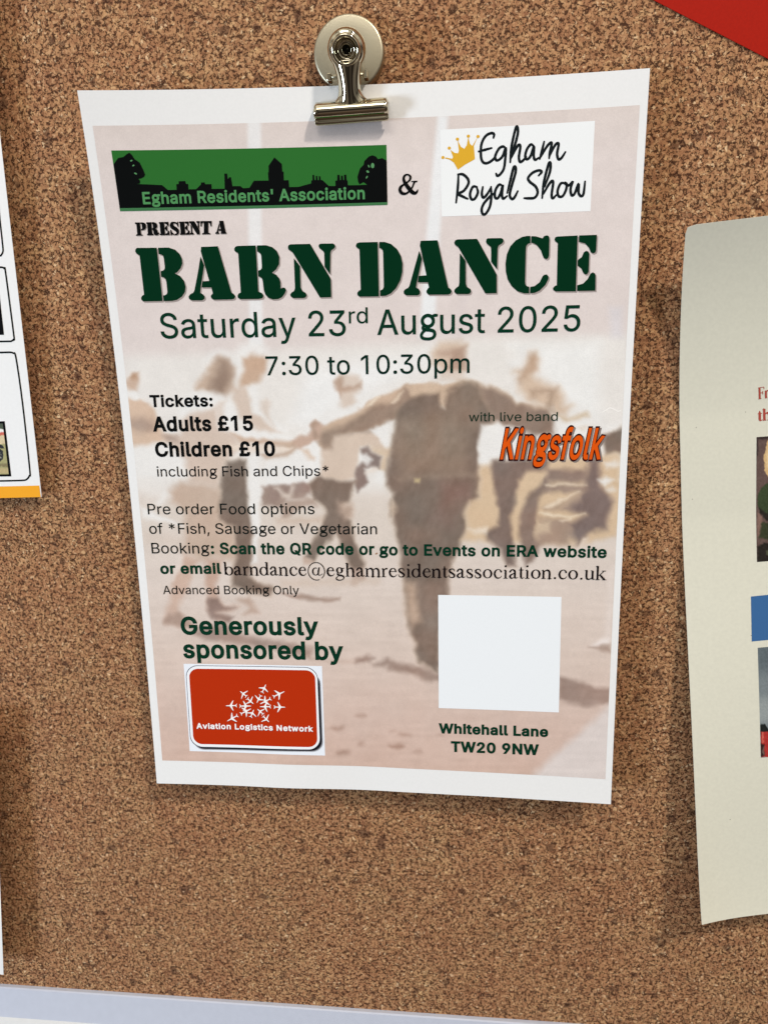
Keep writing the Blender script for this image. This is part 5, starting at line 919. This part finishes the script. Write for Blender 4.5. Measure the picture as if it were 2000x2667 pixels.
p = Print(PS); p.px(crop(ell(765, 470, 12, 7, -.5, 8), 750, 1300, 3.318)); p.build('speck', inkmat((150, 116, 90)), poster, .0001)

# ------------------------------------------------------------------ cream sheet at the right
zs = np.array([.094, .067, .046, .035, .020, -.004, -.062, -.096, -.149, -.206]); ds = np.array([16.1, 8.2, 2.6, 1.3, 1.0, 1.3, 3.0, 7.8, 11.6, 18.0]) / 1000
cubic = np.polyfit(zs, ds, 6)
def dright(u, v):
    z = np.clip(.094 - v, -.206, .094); base = np.maximum(np.polyval(cubic, z), .0009)
    k = np.clip(u / .21, 0, 1); wgt = np.clip((v - .16) / .14, 0, 1) ** 1.5
    return base * (1 - 0.45 * k) + 0.0016 * k - 0.0085 * wgt * (1 - np.exp(-np.clip(u, 0, 1) / .030)) * (1 - .5 * k)
th = math.radians(5.04); tlc = board_pt(1786, 588, .0161)
cx = tlc[0] + math.cos(th) * .105; cz = tlc[2] + math.sin(th) * .105
# the top edge climbs to the right in the photograph: turn the sheet about its corner
RS = Sheet(.21, .300, 0, 0, th, dright); off_ = RS.pos([[0, 0]])[0]; RS.x = tlc[0] - off_[0]; RS.z = tlc[2] - off_[2]
flyer = empty('flyer', RS.pos([[.105, 0]])[0]); tag(flyer, 'cream paper sheet curling off the cork at the right edge', 'flyer')
def cutcorner(uv):
    uv = uv.copy(); d = uv[:, 0] + uv[:, 1]; r_ = .0012; m = d < r_
    uv[m] += ((r_ - d[m]) / 2)[:, None]; return uv
sheet_body('paper_sheet', RS, CREAM, flyer, 60, 110, .00018, cutcorner)
p = Print(RS); serif_text(p, 'Fr', [(1972.5, 1040), (2000, 1036)], 30, .65, 1.5); fl = p.build('lettering', inkmat((162, 74, 62)), flyer, .0001, 'red serif letters starting with Fr')
p = Print(RS); serif_text(p, 'th', [(1971.5, 1097), (2008, 1093)], 31, .675, 1.5); p.build('lettering', inkmat((162, 74, 62)), flyer, .0001, 'red serif letters starting with th')
p = Print(RS); p.px([(1954.3, 1553.5), (2060, 1543), (2060, 1661), (1956.5, 1670.5)]); p.build('blue_block', inkmat((58, 98, 144)), flyer, .0001)
def vpic(name, sh, corners, nu, nv, fn, parent, off, label=None):
    c = sh.uv(corners); s, t = np.meshgrid(np.linspace(0, 1, nu), np.linspace(0, 1, nv)); s, t = s.ravel()[:, None], t.ravel()[:, None]
    U = (1 - s) * (1 - t) * c[0] + s * (1 - t) * c[1] + s * t * c[2] + (1 - s) * t * c[3]; P = sh.pos(U, off)
    o = build(name, P, grid_faces(nu, nv), vcol_mat(name + '_ink'), parent, colors=lin(np.clip(fn(project(P)), 0, 255)) / WREF * .8)
    if label: o['label'] = label
    return o
def paint(base, shapes):
    def fn(PX):
        c = np.tile(np.array(base, float), (len(PX), 1)); wp = np.stack([vnoise(PX[:, 0] / 5, PX[:, 1] / 5, 11), vnoise(PX[:, 0] / 5, PX[:, 1] / 5, 12)], 1) * 4
        for col_, a, w, pl in shapes:
            m = soft_mask(PX + wp, np.array(pl, float), w)[:, None] * a; c = c * (1 - m) + np.array(col_) * m
        return c + vnoise(PX[:, 0] / 3, PX[:, 1] / 3, 13)[:, None] * 14
    return fn
q1 = (1940, 1120, 6.144)
vpic('printed_photograph', RS, [(1969, 1138.5), (2080, 1130), (2080, 1455), (1970, 1463.5)], 90, 160, paint((96, 76, 70), [
    ((40, 30, 30), .8, 3, crop([(180, 110), (400, 90), (400, 140), (200, 150), (200, 400), (180, 420)], *q1)),
    ((206, 172, 122), 1, 2, crop([(370, 130), (330, 260), (295, 430), (300, 640), (370, 760), (480, 780), (480, 120)], *q1)),
    ((230, 206, 160), .6, 3, crop([(350, 300), (330, 450), (340, 600), (370, 600), (370, 300)], *q1)),
    ((54, 66, 42), 1, 2, crop([(330, 860), (250, 930), (200, 1050), (200, 1200), (240, 1310), (330, 1400), (480, 1420), (480, 850)], *q1)),
    ((36, 30, 26), .9, 3, crop([(215, 1230), (330, 1330), (480, 1330), (480, 1480), (330, 1450), (230, 1330)], *q1)),
    ((134, 104, 92), .8, 3, crop([(190, 1330), (280, 1380), (240, 1600), (190, 1740)], *q1)),
    ((46, 54, 32), .9, 4, crop([(260, 1480), (480, 1500), (480, 1780), (210, 1720)], *q1)),
    ((28, 24, 20), .9, 4, crop([(190, 1880), (300, 1800), (480, 1830), (480, 2150), (190, 2150)], *q1)),
    ((90, 96, 70), .8, 3, crop([(330, 1930), (370, 1920), (370, 2010), (340, 2000)], *q1))]), flyer, .0001, 'photograph of a green pot and a pale gourd')
q2 = (1940, 1540, 4.8087)
vpic('printed_photograph', RS, [(1972, 1687), (2080, 1677), (2080, 1965), (1980, 1973)], 90, 150, paint((118, 126, 128), [
    ((84, 94, 98), .8, 30, [(1960, 1670), (2090, 1670), (2090, 1740), (1960, 1750)]),
    ((150, 156, 154), .8, 20, [(1960, 1820), (2090, 1810), (2090, 1880), (1960, 1885)]),
    ((26, 30, 28), 1, 2, crop([(185, 1680), (210, 1660), (250, 1670), (285, 1730), (400, 1730), (400, 1800), (185, 1800)], *q2)),
    ((170, 50, 44), 1, 2, crop([(190, 1760), (400, 1745), (400, 2080), (190, 2080)], *q2)),
    ((214, 120, 100), .8, 1.5, crop([(205, 1760), (220, 1760), (228, 1900), (212, 1900)], *q2)),
    ((30, 24, 22), .9, 3, crop([(190, 1900), (235, 1930), (245, 2060), (190, 2080)], *q2)),
    ((130, 104, 92), .8, 3, crop([(215, 1960), (240, 1950), (240, 2040), (218, 2050)], *q2))]), flyer, .0001, 'photograph with a red vehicle under a grey sky')
p = Print(RS)
for x, y in ((1838, 565), (1838.5, 567), (1802, 1300), (1940, 1073), (1812, 1113), (1900, 2134), (1955, 1655)): p.px(ell(x, y, 1.3, 1.0, 0, 6))
p.build('speck', inkmat((120, 110, 96)), flyer, .0001)['kind'] = 'stuff'

# ------------------------------------------------------------------ white flyer, upper left
tr, br_ = board_pt(-32, 0, .006), board_pt(107, 1295, .006)
th = math.atan2(tr[0] - br_[0], tr[2] - br_[2]); hgt = np.linalg.norm(tr - br_)
hh = .297
LS = Sheet(.21, hh, 0, 0, -th * 1.0, lambda u, v: .0062 + .0012 * np.sin(v * 14) + 0 * u)
o_ = LS.pos([[.21, hh]])[0]; LS.x = br_[0] - o_[0]; LS.z = br_[2] - o_[2]
left = empty('flyer', LS.pos([[.105, 0]])[0]); tag(left, 'white flyer with rounded black boxes and an orange foot, upper left', 'flyer')
sheet_body('paper_sheet', LS, PAPER, left, 40, 60, .00015)
p = Print(LS); p.px([(-60, 1268.5), (103.6, 1264.5), (107.4, 1294.4), (-60, 1298.6)]); p.build('orange_band', inkmat((232, 160, 42)), left, .0001)
def line_px(pr, pts, w):
    U = pr.sh.uv(pts); k = np.linalg.norm(pr.sh.uv([pts[0]]) - pr.sh.uv([(pts[0][0] + 10, pts[0][1])])) / 10
    for a in range(len(U) - 1): pass
    pr.ribbon(np.column_stack([U, [w * k] * len(U)]), 0, sub=4)
for box in ([(-60, 330), (-30, 330), (-9, 470), (0.5, 566), (8.5, 640), (9, 655), (5, 663), (-3, 666.5), (-60, 667)], [(-60, 696), (0, 696), (9, 697), (13.5, 701), (16, 710), (37.2, 872), (37, 883), (31.5, 888), (20, 889), (-60, 890)], [(-60, 918), (0, 918), (27, 917.5), (36, 920), (43, 932), (60, 1050), (78.7, 1222), (78, 1238), (71, 1248), (58, 1251), (0, 1252.5), (-60, 1253.5)]):
    p = Print(LS); line_px(p, box, 4.2); p.build('box_outline', inkmat((14, 20, 20)), left, .0001)
z1 = (0, 1050, 8.508)
p = Print(LS); p.px([(-60, 1098.5), (13.5, 1097), (30.8, 1240.6), (-60, 1242)]); p.build('photograph_border', inkmat((12, 12, 14)), left, .00008)
vpic('printed_photograph', LS, [(-60, 1104), (8.6, 1103), (24.2, 1235), (-60, 1236.2)], 80, 90, paint((156, 150, 100), [
    ((64, 74, 54), 1, 2, [(-70, 1095), (12, 1095), (12, 1118), (-70, 1120)]), ((226, 222, 216), 1, 1.5, [(-70, 1119), (13, 1117), (13, 1127), (-70, 1129)]),
    ((204, 92, 76), .9, 1.5, [(-70, 1128), (14, 1125), (14, 1135), (-70, 1136)]), ((206, 186, 148), 1, 2, [(-70, 1136), (16, 1135), (16, 1156), (-70, 1158)]),
    ((18, 18, 18), 1, 1, crop([(-100, 900), (0, 912), (60, 930), (100, 980), (112, 1015), (60, 1005), (0, 985), (-100, 980)], *z1)), ((20, 18, 18), 1, 1, crop(ell(0, 1150, 92, 140, 0, 16), *z1)),
    ((190, 184, 160), .8, 1, crop([(5, 1070), (30, 1100), (10, 1110)], *z1)), ((190, 184, 160), .8, 1, crop([(15, 1130), (50, 1150), (15, 1160)], *z1)), ((190, 184, 160), .8, 1, crop([(5, 1180), (35, 1220), (5, 1230)], *z1)),
    ((110, 96, 62), .7, 3, crop([(-100, 1330), (200, 1330), (200, 1420), (-100, 1400)], *z1)), ((188, 166, 120), .7, 3, crop([(-100, 1450), (210, 1440), (210, 1560), (-100, 1560)], *z1))]), left, .00011, 'photograph of an old vehicle wheel on grass')
p = Print(LS); p.px([(-60, 768), (-20, 730), (0, 764), (11.8, 872), (-60, 873)]); p.build('photograph_border', inkmat((12, 12, 14)), left, .00008)

# ------------------------------------------------------------------ white sheet, lower left
br2 = board_pt(14.6, 2533, .010)
tr2 = board_pt(1, 2233, .010); th2 = math.atan2(tr2[0] - br2[0], tr2[2] - br2[2])
LL = Sheet(.21, .148, 0, 0, -th2, lambda u, v: .010 + 0.0015 * (v / .148) + 0 * u)
o_ = LL.pos([[.21, .148]])[0]; LL.x = br2[0] - o_[0]; LL.z = br2[2] - o_[2]
low = empty('paper_notice', LL.pos([[.105, 0]])[0]); tag(low, 'blank white sheet at the lower left corner above the rail', 'notice')
sheet_body('paper_sheet', LL, PAPER, low, 24, 24, .00015)

# ------------------------------------------------------------------ red card, top right
a, b = board_pt(1690, -9.5, .0015), board_pt(2020, 160, .0015)
d = (b - a) / np.linalg.norm(b - a); n_ = np.array([-d[2], 0, d[0]]); n_ *= np.sign(n_[2])
q0, q1_ = a - d * .03, b + d * .05
V = []
for yy in (0, -.0014):
    for s in (q0, q1_, q1_ + n_ * .14, q0 + n_ * .14): V.append((s[0], -.0002 + yy * .25, s[2]))
REDM = grain(mat('red_card', lin((166, 24, 6)), .6, .1), 1200, .10)
rc = build('red_card', V, [[0, 1, 2, 3], [4, 7, 6, 5], [0, 4, 5, 1], [1, 5, 6, 2], [2, 6, 7, 3], [3, 7, 4, 0]], REDM, None)
tag(rc, 'plain red card across the top right corner of the cork', 'card')

# ------------------------------------------------------------------ bulldog clip on its round base
def steel(name, base, rough, bump=0.0, scale=900):
    m = mat(name, base, rough, .5, 1.0); nt = m.node_tree; b = nt.nodes['Principled BSDF']
    n = nt.nodes.new('ShaderNodeTexNoise'); tc = nt.nodes.new('ShaderNodeTexCoord'); nt.links.new(tc.outputs['Object'], n.inputs['Vector'])
    n.inputs['Scale'].default_value = scale; n.inputs['Detail'].default_value = 5
    mr = nt.nodes.new('ShaderNodeMapRange'); mr.inputs['To Min'].default_value = rough * .8; mr.inputs['To Max'].default_value = rough * 1.3
    nt.links.new(n.outputs['Fac'], mr.inputs['Value']); nt.links.new(mr.outputs[0], b.inputs['Roughness'])
    bp = nt.nodes.new('ShaderNodeBump'); bp.inputs['Strength'].default_value = bump; bp.inputs['Distance'].default_value = .0001
    nt.links.new(n.outputs['Fac'], bp.inputs['Height']); nt.links.new(bp.outputs[0], b.inputs['Normal'])
    return m
CHROME = steel('nickel_plate', (.58, .53, .40), .05, .04, 500)
SATIN = steel('satin_nickel', (.42, .38, .28), .40, .10, 2600)
ctr = board_pt(907, 136, .0055)
clip = empty('magnetic_clip', (ctr[0], 0, ctr[2]))
tag(clip, 'shiny metal bulldog clip on a round disc holding the poster', 'clip')
def lathe(c, prof, n=56, axis=None):
    """profile (r, y): y is world depth towards the board positive; turned about the y axis through c (x,z)"""
    V, F = [], []; k = len(prof)
    for i in range(n):
        a = 2 * math.pi * i / n
        for r, y in prof: V.append((c[0] + r * math.cos(a), y, c[1] + r * math.sin(a)))
    for i in range(n):
        for j in range(k - 1): F.append([i * k + j, i * k + j + 1, ((i + 1) % n) * k + j + 1, ((i + 1) % n) * k + j])
    return V, F
R0 = .01335
V, F = lathe((ctr[0], ctr[2]), [(0.0001, -.0052), (R0 * .5, -.0052), (R0 - .0010, -.0052), (R0 - .00055, -.0051), (R0 - .00018, -.0048), (R0, -.0044), (R0, -.0008), (R0 - .0003, -.0002), (0.0001, -.0002)], 72)
build('magnet_disc', V, F, SATIN, clip, smooth=True)
# front plate: from the jaw up the neck to the cup, leaning out from the board
jawc = board_pt(915, 290, .0125); cupc = board_pt(901, 129.5, .0195)
tilt = math.atan2(268 - 292, 1014 - 823) * -1
tilt = 0.072
ex = np.array([math.cos(tilt), 0, math.sin(tilt)]); base0 = jawc
up = cupc - jawc; L = np.linalg.norm(up); ez = up / L; ex = ex - ez * (ex @ ez); ex /= np.linalg.norm(ex); ey = np.cross(ez, ex)   # ey points into the board
if ey[1] < 0: ey = -ey
def LP(x, y, z): return base0 + ex * x + ey * y + ez * z      # y negative = towards the viewer
def loft(rows, close=False):
    V, F = [], []; k = len(rows[0])
    for r in rows: V += [tuple(p) for p in r]
    for i in range(len(rows) - 1):
        for j in range(k - (0 if close else 1)): F.append([i * k + j, i * k + (j + 1) % k, (i + 1) * k + (j + 1) % k, (i + 1) * k + j])
    return V, F
# neck: arched cross-section, flaring into the jaw
rows = []; RC = .0068
for t in np.linspace(0, 1, 40):
    z = .0022 + t * (L - .0022 - RC * .45)
    hw = .0036 + .0052 * math.exp(-t * 9.5) + .0016 * t ** 3
    bulge = .0026 * (1 - .25 * t)
    row = []
    for s in np.linspace(-1, 1, 25):
        yy = -bulge * (1 - abs(s) ** 2.4) + .0012 * math.exp(-t * 8) * abs(s)
        row.append(LP(s * hw, yy + .0006, z))
    # turned-back edges
    row = [LP(-hw * .98, .0042 * (1 - math.exp(-t * 6)) + .0008, z)] + row + [LP(hw * .98, .0042 * (1 - math.exp(-t * 6)) + .0008, z)]
    rows.append(row)
V, F = loft(rows)
neck = build('lever_plate', V, F, CHROME, clip, smooth=True)
sm = neck.modifiers.new('thickness', 'SOLIDIFY'); sm.thickness = .0005; sm.offset = 0
# cup with a rolled rim, funnel and hole
def lathe_local(prof, n=64, zc=0.0, sx=1.0):
    V, F = [], []; k = len(prof)
    for i in range(n):
        a = 2 * math.pi * i / n
        for r, y in prof: V.append(tuple(LP(r * math.cos(a) * sx, y, zc + r * math.sin(a))))
    for i in range(n):
        for j in range(k - 1): F.append([i * k + j, ((i + 1) % n) * k + j, ((i + 1) % n) * k + j + 1, i * k + j + 1])
    return V, F
cup = [(RC, .0040), (RC + .0002, .0026), (RC, .0012), (RC - .0004, .0002), (RC - .0010, -.0004), (RC - .0014, -.0005), (RC - .0016, -.0009), (RC - .0016, -.0017), (RC - .0019, -.0021), (RC - .0024, -.0022), (RC - .0028, -.0019), (RC - .0031, -.0012), (RC - .0033, .0002), (RC - .0036, .0012), (.0023, .0018), (.0021, .0014), (.0018, .0011), (.00155, .0014), (.0014, .0030), (.0013, .0062)]
V, F = lathe_local(cup, 72, L)
build('eyelet', V, F, CHROME, clip, smooth=True)
V, F = lathe_local([(.0017, .0058), (.0001, .0058)], 24, L)
build('hole_disc', V, F, mat('dark_hole', (.03, .035, .03), .5), clip)  # dark disc standing in for the shade down the eyelet hole
# jaw: extruded profile, hump above, groove and lip below
JP = [(.0052, .0028), (.0040, .0040), (.0020, .0046), (-.0002, .0043), (-.0020, .0032), (-.0030, .0014), (-.0032, -.0004), (-.0027, -.0020), (-.0019, -.0031), (-.0013, -.0036), (-.0014, -.0042), (-.0019, -.0049), (-.0019, -.0058), (-.0012, -.0066), (-.0003, -.0069), (.0004, -.0066), (.0002, -.0060), (-.0006, -.0052), (-.0002, -.0036), (.0004, -.0022), (.0002, .0008), (.0010, .0026), (.0026, .0034), (.0048, .0022)]
JP = [(y, z * .68 + .0006) for y, z in JP]
rows = []; HWJ = .01385
for x in [-HWJ, -HWJ + .0002, -HWJ + .0006] + list(np.linspace(-HWJ + .0014, HWJ - .0014, 22)) + [HWJ - .0006, HWJ - .0002, HWJ]:
    e_ = max(0, (abs(x) - (HWJ - .0008)) / .0008); cut = .0009 * e_ ** 2
    rows.append([LP(x, y * (1 - .08 * e_), z - cut * (1 if z > 0 else -.4)) for y, z in JP])
V, F = loft(rows, True)
F += [list(range(len(JP)))[::-1], [len(V) - len(JP) + j for j in range(len(JP))]]
build('jaw', V, F, CHROME, clip, smooth=True)
# rear plate, riveted to the disc; its jaw is behind the paper
rows = []
for t in np.linspace(0, 1, 20):
    hw = .0036 + .0016 * t ** 2; c0 = np.array([jawc[0], -.0064 - .0010 * (1 - t), jawc[2] - .004]) * (1 - t) + np.array([ctr[0], -.0060, ctr[2] + .004]) * t
    rows.append([c0 + np.array([s * hw, -.0006 * (1 - s * s), 0]) for s in np.linspace(-1, 1, 9)])
V, F = loft(rows); rp = build('rear_plate', V, F, CHROME, clip, smooth=True); sm = rp.modifiers.new('thickness', 'SOLIDIFY'); sm.thickness = .0005
# pivot ears and spring coil between the plates
piv = board_pt(905, 198, .0115)
def tube(path, r, n=10):
    P = np.array(path); d = np.gradient(P, axis=0); d /= np.linalg.norm(d, axis=1)[:, None]; V, F = [], []
    for p_, t_ in zip(P, d):
        a = np.cross(t_, [0, .3, 1]); a /= np.linalg.norm(a); b = np.cross(t_, a)
        for k in range(n): V.append(tuple(p_ + r * (math.cos(2 * math.pi * k / n) * a + math.sin(2 * math.pi * k / n) * b)))
    for i in range(len(P) - 1):
        for k in range(n): F.append([i * n + k, i * n + (k + 1) % n, (i + 1) * n + (k + 1) % n, (i + 1) * n + k])
    F += [list(range(n))[::-1], [(len(P) - 1) * n + k for k in range(n)]]
    return V, F
V, F = tube([piv + ex * s for s in np.linspace(-.0066, .0066, 7)], .0008, 12); build('pivot_pin', V, F, SATIN, clip, smooth=True)
V, F = tube([piv + ex * (-.0034 + .0068 * t) + np.array([0, .0019 * math.cos(2 * math.pi * 5.5 * t), .0019 * math.sin(2 * math.pi * 5.5 * t)]) for t in np.linspace(0, 1, 90)], .00045, 8)
build('spring', V, F, CHROME, clip, smooth=True)
for sgn in (-1, 1):
    c0 = piv + ex * sgn * .0068; bx_ = []
    for dx in (-.0008, .0008):
        for dy in (-.0010, .0034):
            for dz in (-.0013, .0013): bx_.append(tuple(c0 + np.array([dx, dy, dz])))
    o = build('ear', bx_, [[0, 1, 3, 2], [4, 6, 7, 5], [0, 4, 5, 1], [2, 3, 7, 6], [0, 2, 6, 4], [1, 5, 7, 3]], CHROME, clip)
    bv = o.modifiers.new('round', 'BEVEL'); bv.width = .0003; bv.segments = 2

SC.render.engine = 'CYCLES'
SC.cycles.max_bounces = 6
